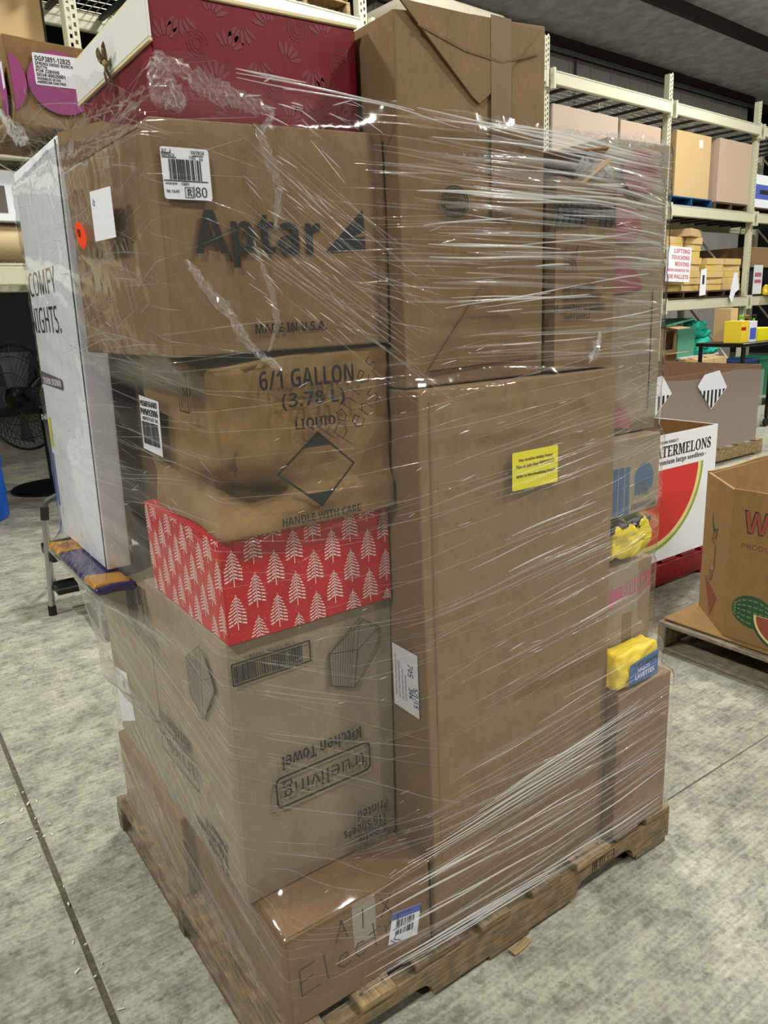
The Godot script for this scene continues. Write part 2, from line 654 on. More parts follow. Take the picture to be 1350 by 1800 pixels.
	mat("ink_rose", Color(0.575, 0.35, 0.345), 0.6)
	mat("ink_maroon", Color(0.52, 0.29, 0.23), 0.7)
	mat("ink_brown", Color(0.42, 0.25, 0.08), 0.6)
	mat("paper", Color(0.90, 0.91, 0.95), 0.55)
	mat("paper_warm", Color(0.88, 0.86, 0.82), 0.6)
	mat("sticker_yellow", Color(0.90, 0.86, 0.07), 0.45)
	mat("sticker_orange", Color(0.98, 0.28, 0.10), 0.4)
	mat("label_blue", Color(0.30, 0.37, 0.72), 0.5)
	mat("tree_white", Color(0.93, 0.80, 0.78), 0.5)
	mat("chevron", Color(0.17, 0.17, 0.18), 0.6)
	mat("gold", Color(0.72, 0.56, 0.28), 0.3, 0.7)
	mat("bow_gold", Color(0.68, 0.58, 0.41), 0.45)
	mat("gold_bag", Color(0.80, 0.58, 0.18), 0.25, 0.3)
	mat("purple_bag", Color(0.16, 0.10, 0.33), 0.2)
	mat("yellow_bag", Color(0.90, 0.80, 0.09), 0.22)
	mat("black_plastic", Color(0.035, 0.035, 0.038), 0.35)
	mat("rubber", Color(0.06, 0.06, 0.062), 0.8)
	mat("sponge_yellow", Color(0.93, 0.82, 0.22), 0.45)
	mat("sponge_blue", Color(0.10, 0.34, 0.62), 0.35)
	mat("alu", Color(0.72, 0.72, 0.72), 0.3, 0.85)
	mat("grey_plastic", Color(0.26, 0.27, 0.28), 0.5)
	mat("blue_plastic", Color(0.05, 0.33, 0.75), 0.4)
	mat("navy_plastic", Color(0.13, 0.22, 0.42), 0.4)
	mat("green_plastic", Color(0.03, 0.42, 0.28), 0.4)
	mat("teal_cloth", Color(0.10, 0.72, 0.62), 0.7)
	mat("mint_plastic", Color(0.36, 0.62, 0.52), 0.35)
	mat("melon_red", Color(0.80, 0.17, 0.15), 0.5)
	mat("melon_pale", Color(0.90, 0.86, 0.58), 0.5)
	mat("melon_rind", Color(0.55, 0.66, 0.22), 0.5)
	mat("melon_green", Color(0.18, 0.32, 0.20), 0.7)
	mat("melon_light", Color(0.42, 0.52, 0.32), 0.7)
	mat("melon_flesh", Color(0.60, 0.30, 0.24), 0.7)
	mat("bottle_clear", Color(0.80, 0.85, 0.83), 0.2)
	mat("bottle_green", Color(0.42, 0.70, 0.16), 0.3)
	mat("roll_beige", Color(0.74, 0.66, 0.50), 0.6)
	mat("padding", Color(0.78, 0.75, 0.68), 0.6)
	mat("red_plain", Color(0.70, 0.10, 0.12), 0.5)
	mat("white_bag", Color(0.82, 0.84, 0.86), 0.3)
	mat("grey_steel", Color(0.45, 0.46, 0.47), 0.35, 0.7)
	var hole = mat("slot_dark", Color(0.10, 0.085, 0.07), 0.9)
	hole.metallic_specular = 0.2

	# stretch film: a clear thin skin with pulled creases
	var film = mat("film", Color(0.93, 0.95, 0.97, 0.015), 0.075)
	film.transparency = BaseMaterial3D.TRANSPARENCY_ALPHA
	film.cull_mode = BaseMaterial3D.CULL_DISABLED
	var fold = mat("film_fold", Color(0.95, 0.96, 0.97, 0.10), 0.06)
	fold.transparency = BaseMaterial3D.TRANSPARENCY_ALPHA
	fold.cull_mode = BaseMaterial3D.CULL_DISABLED
	var bun = mat("film_bundle", Color(0.97, 0.98, 0.99, 0.42), 0.09)
	bun.transparency = BaseMaterial3D.TRANSPARENCY_ALPHA
	bun.cull_mode = BaseMaterial3D.CULL_DISABLED
	var torn = mat("film_torn", Color(0.95, 0.97, 0.98, 0.12), 0.05)
	torn.transparency = BaseMaterial3D.TRANSPARENCY_ALPHA
	torn.cull_mode = BaseMaterial3D.CULL_DISABLED
	var far_film = mat("film_far", Color(0.93, 0.95, 0.97, 0.05), 0.15)
	far_film.transparency = BaseMaterial3D.TRANSPARENCY_ALPHA
	far_film.cull_mode = BaseMaterial3D.CULL_DISABLED


func blot_texture(im: Image, k: float) -> ImageTexture:
	return mixed(512, [im], func(v, _x, _y):
		var b: float = 0.92 + k * (v[0] - 0.5) * 2.0
		return Color(b, b, b))


# ------------------------------------------------------------------ the building
func build_room() -> void:
	# floor of four slabs; the joints between them are cut open
	var fl = structure("floor", cbox(Vector3(30, 0.2, 30), 0.001), "joint_dirt", Vector3(4, -0.204, 1))
	for q in [[-11.0, -0.207, -14.0, 16.0], [-0.193, 19.0, -14.0, -0.1075], [-0.193, 19.0, -0.1035, 16.0]]:
		part("floor_slab", cbox(Vector3(q[1] - q[0], 0.1, q[3] - q[2]), 0.002), "concrete", fl, Vector3((q[0] + q[1]) / 2 - 4, 0.104, (q[2] + q[3]) / 2 - 1))
	# back wall behind the racks: ribbed panels on the right, a deep dark bay on the left
	var back = structure("wall_back", cbox(Vector3(10.8, 6.6, 0.15), 0.002), "wall_panel", rk(10.4, 0, 3.1), RACK_TURN)
	for k in 18:
		part("panel_rib", cbox(Vector3(0.05, 6.5, 0.02), 0.004), "wall_panel", back, Vector3(-5.2 + k * 0.6, 0.02, 0.083))
	part("girt", cbox(Vector3(10.6, 0.16, 0.2), 0.01), "oxide_steel", back, Vector3(0, 5.36, 0.18))
	part("girt", cbox(Vector3(10.6, 0.05, 0.08), 0.01), "grey_steel", back, Vector3(0, 5.28, 0.3))
	part("conduit", tube([Vector3(-0.9, 5.3, 0.12), Vector3(-0.9, 3.0, 0.12)], 0.02), "grey_steel", back)
	structure("wall_far", cbox(Vector3(14, 7, 0.15), 0.002), "wall_dark", rk(-2.4, 0, 8.5), RACK_TURN)
	structure("wall_return", cbox(Vector3(0.15, 6.6, 5.4), 0.002), "wall_dark", rk(5.05, 0, 5.75), RACK_TURN)
	structure("wall_left", cbox(Vector3(0.2, 8, 30), 0.002), "wall_dark", Vector3(-10.9, 0, 1))
	structure("wall_right", cbox(Vector3(0.2, 8, 30), 0.002), "wall_dark", Vector3(18.9, 0, 1))
	structure("wall_front", cbox(Vector3(30, 8, 0.2), 0.002), "wall_dark", Vector3(4, 0, 15.9))
	# insulated roof rising from the eave, purlins along it and a rafter across
	var roof = Node3D.new()
	roof.name = "ceiling"
	roof.set_meta("kind", "structure")
	add_child(roof)
	roof.transform = Transform3D(Basis(RACK_X, Vector3(0, 1, 0) * cos(0.075) - RACK_Z * sin(0.075), RACK_Z * cos(0.075) + Vector3(0, 1, 0) * sin(0.075)), rk(4, 5.52, 3.1))
	part("roof_deck", cbox(Vector3(34, 0.2, 34), 0.002), "wall_dark", roof, Vector3(0, 0.12, 8))
	for k in 12:
		part("insulation_panel", sag_panel(30.0, 1.82, 0.05), "insulation", roof, Vector3(0, 0.0, 0.0 + k * 1.85 + 0.92))
	for k in 12:
		part("purlin", cbox(Vector3(32, 0.2, 0.09), 0.006), "oxide_steel", roof, Vector3(0, -0.19, k * 1.85 + 0.05))
	for x in [0.35, -7.2]:
		part("rafter", cbox(Vector3(0.22, 0.55, 22), 0.01), "oxide_steel", roof, Vector3(x, -0.66, 8))


func sag_panel(len: float, wide: float, sag: float) -> ArrayMesh:
	# a strip of insulation vinyl that sags between purlins, with pulled wrinkles
	var st = SurfaceTool.new()
	st.begin(Mesh.PRIMITIVE_TRIANGLES)
	st.set_smooth_group(0)
	var key = "sag"
	if meshes.has(key):
		return meshes[key]
	var n = noise(0.9, 77)
	var nx = 240
	var nz = 12
	var at = func(i, j):
		var x: float = -len / 2 + len * i / nx
		var z: float = -wide / 2 + wide * j / nz
		var d = 1.0 - pow(2.0 * z / wide, 2.0)
		return Vector3(x, -sag * d * (1.0 + 0.5 * n.get_noise_2d(x * 1.2, z * 0.3)), z)
	for i in nx:
		for j in nz:
			for q in [[0, 0], [1, 1], [1, 0], [0, 0], [0, 1], [1, 1]]:
				st.add_vertex(at.call(i + q[0], j + q[1]))
	st.index()
	st.generate_normals()
	meshes[key] = st.commit()
	return meshes[key]


# ------------------------------------------------------------------ pallets
func plank(size: Vector3, sd: int) -> ArrayMesh:
	# a sawn board, length along x, a little worn
	var key = "plank%.3f,%.3f,%.3f,%d" % [size.x, size.y, size.z, sd % 3]
	if meshes.has(key):
		return meshes[key]
	var n = noise(3.0, 100 + sd % 3)
	var fn = func(p: Vector3):
		return p + Vector3(0, n.get_noise_2d(p.x * 2.0, p.z * 3.0) * 0.004, n.get_noise_2d(p.x * 3.0, 7.0 + p.y) * 0.005)
	meshes[key] = rounded_carton(size, minf(0.004, size.y * 0.3), 5, fn)
	return meshes[key]


func notched_stringer(len: float, high: float, thick: float) -> ArrayMesh:
	var p = PackedVector2Array()
	p.append(Vector2(-len / 2, 0))
	for e in [[-1.0], [1.0]]:
		var a: float = -len / 2 + 0.152 if e[0] < 0 else len / 2 - 0.381
		var b = a + 0.229
		p.append_array(PackedVector2Array([Vector2(a, 0), Vector2(a + 0.006, 0.022), Vector2(a + 0.02, 0.036), Vector2(a + 0.04, 0.04), Vector2(b - 0.04, 0.04), Vector2(b - 0.02, 0.036), Vector2(b - 0.006, 0.022), Vector2(b, 0)]))
	p.append_array(PackedVector2Array([Vector2(len / 2, 0), Vector2(len / 2, high), Vector2(-len / 2, high)]))
	var st = SurfaceTool.new()
	st.begin(Mesh.PRIMITIVE_TRIANGLES)
	add_prism(st, p, thick, Transform3D(Basis.IDENTITY, Vector3(0, 0, -thick / 2)))
	st.generate_normals()
	return st.commit()


func simple_pallet(n: String, label: String, at: Vector3, turn: float, lx: float, lz: float, m: String, group := "", high := 0.125) -> Node3D:
	# stringers along x, boards across
	var t = thing(n, label, "pallet", at, turn, group)
	var th = 0.018
	var sh = high - 2 * th
	for k in 3:
		part("stringer", cbox(Vector3(lx, sh, 0.04), 0.004), m, t, Vector3(0, th, (k - 1) * (lz / 2 - 0.02)))
	var turned = Basis(Vector3.UP, PI / 2)
	for k in 7:
		part("deck_board", plank(Vector3(lz, th, 0.12), k), m, t, Vector3(-lx / 2 + 0.062 + (lx - 0.124) * k / 6.0, th + sh, 0), turned)
	for k in 3:
		part("bottom_board", plank(Vector3(lz, th - 0.002, 0.12), k), m, t, Vector3((k - 1) * (lx / 2 - 0.062), 0.001, 0), turned)
	return t


func build_main_pallet() -> void:
	var t = thing("wooden_pallet", "weathered wooden pallet with notched stringers under the stretch-wrapped load", "pallet", Vector3(0.61, 0, -0.508))
	var str_mesh = notched_stringer(1.22, 0.078, 0.038)
	for k in 3:
		part("stringer", str_mesh, ["wood", "wood_grey", "wood"][k], t, Vector3(0, 0.017, 0.489 - k * 0.489))
	var turned = Basis(Vector3.UP, PI / 2)
	var centres = [0.06, 0.235, 0.40, 0.565, 0.735, 0.90, 1.04, 1.165]
	var widths = [0.115, 0.09, 0.13, 0.09, 0.10, 0.13, 0.09, 0.105]
	for k in 8:
		var b = part("deck_board", plank(Vector3(1.016 + [0.0, 0.012, -0.006, 0.009, 0.0, 0.014, -0.004, 0.006][k], 0.019, widths[k]), k), ["wood", "wood_pale", "wood_grey", "wood"][k % 4], t, Vector3(centres[k] - 0.61, 0.0955, 0), turned)
		for s in [-1, 0, 1]:
			for w in [-0.3, 0.3]:
				part("nail_head", lathe([Vector2(0, 0.0006), Vector2(0.004, 0.0006), Vector2(0.0042, 0.0)], 8), "grey_steel", b, Vector3(s * 0.489, 0.0192, w * widths[k]))
	for k in 5:
		if k == 1 or k == 3:
			continue
		part("bottom_board", plank(Vector3(1.016, 0.0155, 0.13), k), "wood_grey", t, Vector3([-0.535, 0.0, 0.0, 0.0, 0.535][k], 0.001, 0), turned)
	# printed stamp on the outer stringer
	print_shapes(t, "stamp", "front", -0.0, ring_frame(0.93, 0.062, 0.985, 0.088, 0.002) + barcode(0.90, 0.925, 0.062, 0.086, 7, 4) + hand("11 1", Vector2(0.937, 0.067), 0.014, Vector2(1, 0), 0.002), "ink_soft", 0.0006)
	# a splinter of bark hanging below the outer stringer
	var sl = part("splinter", plank(Vector3(0.06, 0.006, 0.02), 1), "wood_pale", t, Vector3(0.02, 0.001, 0.5225), Basis(Vector3.UP, 0.1))
	sl.set_meta("label", "broken pale splinter of wood on the floor edge")


# ------------------------------------------------------------------ the load on the pallet
func carton(n: String, label: String, x0: float, x1: float, y0: float, y1: float, z0: float, z1: float, m: String, deform = null, fine := 3, category := "box", hull := true, r := 0.004) -> Node3D:
	var t = thing(n, label, category, Vector3((x0 + x1) / 2, y0, (z0 + z1) / 2))
	part("body", rounded_carton(Vector3(x1 - x0, y1 - y0, z1 - z0), r, fine, deform), m, t)
	if hull:
		packed.append([x0, x1, y0, y1, z0, z1])
	return t


func tape(t: Node3D, face: String, plane: float, poly: PackedVector2Array, m := "tape_brown") -> void:
	print_shapes(t, "tape", face, plane, [poly], m, 0.0003, 0.0003)


func build_lower_load() -> void:
	var D = 0.1165
	# low brown carton at the near corner
	var a = carton("brown_carton", "low brown carton with handwriting and blue and white shipping label, at the near pallet corner", 0.057, 0.401, D, 0.328, -0.5, -0.03, "kraft_dark", null, 3)
	for s in 2:
		part("top_flap", cbox(Vector3(0.338, 0.003, 0.229), 0.001), "kraft_dark", a, Vector3(0, 0.328 - D, 0.1165 - s * 0.233))
	tape(a, "front", -0.03, rect(0.205, 0.225, 0.26, 0.328), "tape_clear")
	print_shapes(a, "handwriting", "front", -0.03, hand("Electronic", Vector2(0.082, 0.185), 0.062, Vector2(0.99, 0.08), 0.003), "ink_soft")
	print_shapes(a, "handwriting", "front", -0.03, hand("A 1 X", Vector2(0.165, 0.262), 0.045, Vector2(0.995, -0.02), 0.003), "ink_soft")
	var lab = print_shapes(a, "shipping_label", "front", -0.03, [PackedVector2Array([Vector2(0.287, 0.181), Vector2(0.363, 0.165), Vector2(0.375, 0.238), Vector2(0.302, 0.252)])], "paper", 0.0006, 0.0004)
	lab.set_meta("label", "blue and white barcode label with pen scribble")
	print_shapes(a, "label_band", "front", -0.03, [PackedVector2Array([Vector2(0.299, 0.236), Vector2(0.3725, 0.2215), Vector2(0.375, 0.238), Vector2(0.302, 0.252)])], "label_blue", 0.0012)
	var bars = []
	for b in barcode(0.0, 0.05, 0.0, 0.035, 24, 5):
		var q = PackedVector2Array()
		for v in b:
			q.append(Vector2(0.305, 0.196) + Vector2(v.x + v.y * 0.18, v.y - v.x * 0.21))
		bars.append(q)
	print_shapes(a, "barcode", "front", -0.03, bars, "ink", 0.0012)
	print_shapes(a, "scribble", "front", -0.03, stroke([Vector2(0.315, 0.244), Vector2(0.313, 0.205), Vector2(0.302, 0.188), Vector2(0.318, 0.178)], 0.0018) + stroke([Vector2(0.3, 0.212), Vector2(0.325, 0.214), Vector2(0.345, 0.2)], 0.0018) + stroke([Vector2(0.294, 0.19), Vector2(0.306, 0.176)], 0.0018) + stroke([Vector2(0.306, 0.236), Vector2(0.32, 0.244), Vector2(0.35, 0.236)], 0.0018), "ink_blue_pen", 0.0016)
	# its neighbour behind, seen through the film
	carton("brown_carton", "plain brown carton low on the pallet's left side, behind the handwritten carton", 0.03, 0.40, D, 0.330, -1.0, -0.504, "kraft")
	# kitchen towel cartons
	var b = carton("towel_carton", "grey-brown paper towel carton standing upside down under the red tree box", 0.043, 0.405, 0.3325, 0.898, -0.6, -0.145, "grey_board", func(p: Vector3): return p + Vector3(0.006 * (p.y / 0.56 - 0.5), 0, 0.012 * (p.y / 0.56 - 0.5) * (1.0 if p.z > 0 else 0.4) + 0.004 * sin(p.y * 9.0) * (1.0 if p.x < -0.16 else 0.0)), 8)
	towel_print(b)
	var c = carton("towel_carton", "grey-brown towel carton with white paper sheet, at the far end of the left side", 0.045, 0.40, 0.3345, 0.868, -1.0, -0.612, "grey_board")
	hex_print(c, "left", 0.045, Vector2(-0.70, 0.80), 0.075, 0.0)
	var pp = print_shapes(c, "paper_sheet", "left", 0.045, [PackedVector2Array([Vector2(-0.99, 0.36), Vector2(-0.84, 0.43), Vector2(-0.865, 0.56), Vector2(-0.985, 0.535)])], "paper", 0.0008, 0.0004)
	pp.set_meta("label", "crumpled white paper sheet with a dark hole")
	print_shapes(c, "paper_hole", "left", 0.045, [ellipse(Vector2(-0.905, 0.515), 0.012, 0.018, 12)], "ink_grey", 0.0014)
	# big plain display carton
	var m = carton("display_carton", "tall plain brown carton with bright yellow sticker, front and centre of the pallet", 0.41, 0.97, D, 1.322, -0.36, -0.03, "kraft", func(p: Vector3): return p + Vector3(0.003 * sin(p.y * 5.0), 0, 0.004 * sin(p.y * 4.0 + 1.0) * sin(p.x * 5.0 + 1.6) + 0.0025 * sin(p.x * 17.0)), 10)
	part("edge_score", cbox(Vector3(0.002, 1.17, 0.001), 0.0004), "kraft_dark", m, Vector3(-0.256, 0.015, 0.168))
	var y = print_shapes(m, "yellow_sticker", "front", -0.03, [PackedVector2Array(round_rect(0.639, 1.099, 0.772, 1.178, 0.004))], "sticker_yellow", 0.0068, 0.0004)
	y.set_meta("label", "bright yellow rectangular sticker with small dark print")
	var ly = 0.0074
	print_text(m, "Time Sensitive Holiday Display", "front", -0.03, 0.656, 0.756, 1.1555, 1.1635, "ink_brown", bold, 0.0, ly)
	print_text(m, "Place on Sales Floor IMMEDIATELY", "front", -0.03, 0.650, 0.761, 1.1435, 1.1515, "ink_brown", bold, 0.0, ly)
	print_text(m, "Refer to Merchandising Details", "front", -0.03, 0.651, 0.764, 1.1225, 1.1305, "ink", bold, 0.0, ly)
	var sl = print_shapes(m, "paper_label", "left", 0.41, [rect(-0.138, 0.656, -0.052, 0.797)], "paper", 0.004, 0.0004)
	sl.set_meta("label", "white paper label with blue pen writing turned sideways")
	var sl2 = 0.0046
	for k in 4:
		print_text(m, ["DO NOT REMOVE THIS LABEL", "STORE NUMBER AND DATE", "SIGNATURE REQUIRED", "RECEIVING COPY"][k], "left", 0.41, -0.130 + k * 0.011, -0.125 + k * 0.011, 0.68, 0.775 - k * 0.012, "ink_grey", sans, -PI / 2, sl2)
	print_shapes(m, "handwriting", "left", 0.41, hand("306", Vector2(-0.083, 0.715), 0.014, Vector2(0, -1), 0.0022) + hand("5/1/15", Vector2(-0.067, 0.72), 0.013, Vector2(0, -1), 0.0022) + hand("705", Vector2(-0.085, 0.768), 0.016, Vector2(0, -1), 0.002), "ink_blue_pen", sl2)
	# corner carton at the far right
	var s = carton("corner_carton", "brown carton sticking out at the right end of the pallet, under the sponge pack", 0.977, 1.19, D, 0.53, -0.3, 0.0, "brown_board", null, 3)
	print_text(s, "5001 60040042", "front", 0.0, 0.984, 0.998, 0.20, 0.43, "ink_maroon", sans, -PI / 2)
	part("top_flap", cbox(Vector3(0.206, 0.003, 0.10), 0.001), "brown_board", s, Vector3(0, 0.53 - D, -0.09))
	# hidden heart of the load, seen only in the gaps
	carton("inner_carton", "dark recessed brown carton between white tall box and crushed carton", 0.125, 0.40, 0.90, 1.405, -1.0, -0.56, "kraft_dark")


func hex_print(t: Node3D, face: String, plane: float, c: Vector2, r: float, lean: float) -> void:
	# a bundle of shrink-wrapped rolls, drawn as a hatched box
	var k = [Vector2(-0.72, 0.35), Vector2(0.3, 1.0), Vector2(0.95, 0.48), Vector2(0.95, -0.12), Vector2(0.02, -1.0), Vector2(-0.72, -0.6)]
	var p = []
	for v in k:
		p.append(c + Vector2(v.x * r, v.y * r + v.x * lean * r))
	print_shapes(t, "printed_bundle", face, plane, [PackedVector2Array([p[0], p[1].lerp(p[2], 0.25), p[2].lerp(p[3], 0.5), p[4], p[5]])], "ink_shade", 0.0003)
	var lines = stroke([p[0], p[1], p[2], p[3], p[4], p[5], p[0]], 0.0016)
	lines.append_array(stroke([p[0], p[0].lerp(p[3], 0.55), p[4]], 0.0014))
	lines.append_array(stroke([p[0].lerp(p[3], 0.55), p[2]], 0.0014))
	lines.append_array(stroke([p[1], p[1].lerp(p[4], 0.95)], 0.001))
	for i in 9:
		var f = 0.1 + i * 0.09
		lines.append_array(stroke([p[0].lerp(p[1], f), p[5].lerp(p[4], f)], 0.0005))
	print_shapes(t, "printed_outline", face, plane, lines, "ink_soft", 0.0008)


func towel_print(t: Node3D) -> void:
	var zf = -0.1393
	var l = 0.0008
	var z = zf
	print_text(t, "Kitchen Towel", "front", z, 0.134, 0.318, 0.606, 0.636, "ink", bold, PI, l)
	print_shapes(t, "logo_frame", "front", z, ring_frame(0.117, 0.527, 0.336, 0.592, 0.0045, 0.012), "ink", l)
	print_text(t, "trueliving", "front", z, 0.130, 0.324, 0.537, 0.582, "ink", sans, PI, l)
	print_text(t, "TM", "front", z, 0.104, 0.112, 0.522, 0.5255, "ink_soft", bold, PI, l)
	print_text(t, "Printed", "front", z, 0.298, 0.376, 0.412, 0.436, "ink", bold, PI, l)
	print_text(t, "116 Sheets", "front", z, 0.261, 0.372, 0.381, 0.405, "ink", bold, PI, l)
	print_text(t, "6 Rolls", "front", z, 0.296, 0.370, 0.357, 0.378, "ink", bold, PI, l)
	print_text(t, "4 Packs", "front", z, 0.286, 0.369, 0.336, 0.354, "ink_grey", bold, PI, l)
	print_shapes(t, "barcode", "front", z, barcode(0.053, 0.196, 0.822, 0.856, 62, 9), "ink", l + 0.003)
	print_shapes(t, "barcode_frame", "front", z, ring_frame(0.05, 0.818, 0.211, 0.860, 0.003), "ink", l + 0.003)
	print_text(t, "1 06 13796 19206 2", "front", z, 0.075, 0.180, 0.863, 0.870, "ink_soft", sans, PI, l + 0.003)
	hex_print(t, "front", z + 0.004, Vector2(0.305, 0.80), 0.072, 0.12)
	var x = 0.0385
	hex_print(t, "left", x, Vector2(-0.285, 0.772), 0.085, 0.0)
	print_text(t, "Kitchen T", "left", x, -0.592, -0.392, 0.552, 0.588, "ink", bold, PI, l)
	print_shapes(t, "logo_frame", "left", x, stroke([Vector2(-0.594, 0.546), Vector2(-0.375, 0.546), Vector2(-0.364, 0.538), Vector2(-0.36, 0.526), Vector2(-0.36, 0.488), Vector2(-0.366, 0.478), Vector2(-0.375, 0.474), Vector2(-0.594, 0.474)], 0.0045), "ink", l)
	print_text(t, "trueliv", "left", x, -0.592, -0.375, 0.484, 0.534, "ink", sans, PI, l)
	print_text(t, "Printed", "left", x + 0.001, -0.345, -0.235, 0.400, 0.424, "ink", bold, PI, l)
	print_text(t, "116 Sheets", "left", x + 0.001, -0.40, -0.237, 0.372, 0.396, "ink", bold, PI, l)
	print_text(t, "6 Rolls", "left", x + 0.002, -0.345, -0.24, 0.350, 0.369, "ink", bold, PI, l)
	print_text(t, "4 P", "left", x + 0.002, -0.285, -0.24, 0.336, 0.348, "ink", bold, PI, l)


func pine(at: Vector2, h: float, w: float) -> Array:
	# a little fir drawn with a brush: stem and drooping twigs
	var out = stroke([at, at + Vector2(0, h)], w * 0.045)
	for k in 8:
		var f = 0.14 + 0.098 * k
		var half = w * 0.46 * minf(1.0, (1.12 - f) * 1.5)
		for s in [-1.0, 1.0]:
			var root = at + Vector2(0, h * (f + 0.12))
			out.append_array(stroke([root, root + Vector2(s * half * 0.5, -h * 0.075), root + Vector2(s * half, -h * 0.12)], w * 0.075 * (1.1 - f * 0.5)))
	return out


func build_upper_load() -> void:
	# red box with white trees
	var d = carton("red_gift_carton", "bright red carton printed with white pine trees, under the crushed carton", 0.045, 0.402, 0.9005, 1.098, -0.52, -0.125, "red_card")
	var trees = []
	for i in 9:
		for j in 4:
			var x = 0.066 + i * 0.0405
			var y = 0.836 + j * 0.082 + fmod(i * 0.0325 + 0.01, 0.082)
			if x > 0.392 or y > 1.092 or y < 0.852:
				continue
			for q in pine(Vector2(x, y), 0.066, 0.036):
				var clip = Geometry2D.intersect_polygons(q, rect(0.048, 0.904, 0.399, 1.095))
				trees.append_array(clip)
	print_shapes(d, "printed_trees", "front", -0.125, trees, "tree_white")
	var side = []
	for i in 10:
		for j in 4:
			var z = -0.505 + i * 0.0405
			var y = 0.836 + j * 0.082 + fmod(i * 0.0325 + 0.03, 0.082)
			if y < 0.852:
				continue
			for q in pine(Vector2(z, y), 0.066, 0.036):
				side.append_array(Geometry2D.intersect_polygons(q, rect(-0.517, 0.904, -0.128, 1.095)))
	print_shapes(d, "printed_trees", "left", 0.045, side, "tree_white")
	var dots = []
	for k in 150:
		dots.append(ellipse(Vector2(rng.randf_range(0.05, 0.398), rng.randf_range(0.906, 1.092)), 0.0006, 0.0006, 5))
	print_shapes(d, "printed_snow", "front", -0.125, dots, "tree_white")

	# crushed carton of gallon bottles
	var nz = noise(6.0, 55)
	var crush = func(p: Vector3):
		var near = Vector2((p.x + 0.172) / 0.075, (p.y - 0.055) / 0.05).length()
		var dz = Vector2((p.x + 0.172) / 0.10, (p.z - 0.175) / 0.10).length()
		var dent = exp(-pow((p.y - 0.065) / 0.032, 2.0)) * exp(-dz * dz)
		var k = clampf((p.y - 0.065) / 0.02, -1.0, 1.0)
		p += Vector3(0.085, 0.0, -0.075) * dent
		p += Vector3(-0.014, 0, 0.012) * exp(-pow((p.y - 0.015) / 0.03, 2.0)) * exp(-dz * dz)
		p.z += 0.010 * (1.0 - smoothstep(0.055, 0.075, p.y)) * (1.0 if p.z > 0.15 else 0.0) * smoothstep(0.0, 0.3, p.x + 0.25)
		p.x += 0.012 * sin(p.y * 11.0) * (1.0 if p.x < -0.15 else 0.0) * exp(-near * 0.1)
		var bulge = sin(clampf(p.y / 0.3, 0, 1) * PI) * 0.012
		if p.z > 0.15: p.z += bulge * (1.0 - pow(p.x / 0.172, 2.0)) * 0.5
		if p.x < -0.15: p.x -= bulge * 0.8
		p += Vector3(nz.get_noise_3dv(p * 2.0), k * 0.0, nz.get_noise_3dv(p * 2.0 + Vector3(9, 0, 0))) * 0.005
		if p.y > 0.29: p.y -= 0.018 * exp(-dz * dz * 0.5) + 0.003 * sin(p.x * 20.0)
		return p
	var e = carton("crushed_carton", "crushed brown gallon-bottle carton with dented corner, on the red tree box", 0.055, 0.398, 1.1, 1.404, -0.455, -0.105, "gallon_board", crush, 34)
	var zf = -0.0865
	print_text(e, "6/1 GALLON", "front", zf, 0.128, 0.312, 1.346, 1.378, "ink", bold)
	print_text(e, "(3.78 L)", "front", zf + 0.001, 0.166, 0.290, 1.309, 1.338, "ink", bold)
	print_text(e, "LIQUID", "front", zf + 0.003, 0.187, 0.267, 1.271, 1.293, "ink", bold)
	var dm = [Vector2(0.228, 1.266), Vector2(0.299, 1.202), Vector2(0.228, 1.136), Vector2(0.146, 1.204)]
	var dia = stroke([dm[0], dm[1], dm[2], dm[3], dm[0]], 0.004)
	dia.append(PackedVector2Array([dm[0], dm[0].lerp(dm[1], 0.38), dm[0].lerp(dm[3], 0.38)]))
	dia.append(PackedVector2Array([dm[2], dm[2].lerp(dm[1], 0.36), dm[2].lerp(dm[3], 0.36)]))
	print_shapes(e, "printed_diamond", "front", zf + 0.0055, dia, "ink")
	print_text(e, "HANDLE WITH CARE", "front", zf + 0.004, 0.148, 0.310, 1.110, 1.125, "ink", bold, -0.01)
	print_shapes(e, "handwriting", "front", zf + 0.006, hand("Ponies", Vector2(0.262, 1.25), 0.046, Vector2(0.62, 0.78), 0.002) + hand("Pens", Vector2(0.296, 1.235), 0.046, Vector2(0.62, 0.78), 0.002), "ink_soft")
	var xl = 0.036
	var lb = print_shapes(e, "product_label", "left", xl, [PackedVector2Array([Vector2(-0.437, 1.222), Vector2(-0.328, 1.218), Vector2(-0.318, 1.322), Vector2(-0.427, 1.328)])], "paper", 0.001, 0.0004)
	lb.set_meta("label", "white barcode label with black lettering")
	print_text(e, "PRIMEGUARD", "left", xl, -0.424, -0.327, 1.308, 1.319, "ink", bold, 0.0, 0.0018)
	print_text(e, "PWM92006", "left", xl, -0.426, -0.328, 1.291, 1.304, "ink", bold, 0.0, 0.0018)
	print_text(e, "WINTER PLAST GAL", "left", xl, -0.42, -0.330, 1.281, 1.288, "ink", sans, 0.0, 0.0018)
	print_shapes(e, "barcode", "left", xl, barcode(-0.427, -0.332, 1.234, 1.278, 40, 3), "ink", 0.0018)
	print_text(e, "1 GALLON", "left", xl + 0.006, -0.40, -0.26, 1.372, 1.382, "ink_grey", bold, 0.0, 0.004)
	print_text(e, "WITH BOTTLES", "left", xl + 0.006, -0.40, -0.25, 1.354, 1.367, "ink_grey", bold, 0.0, 0.004)
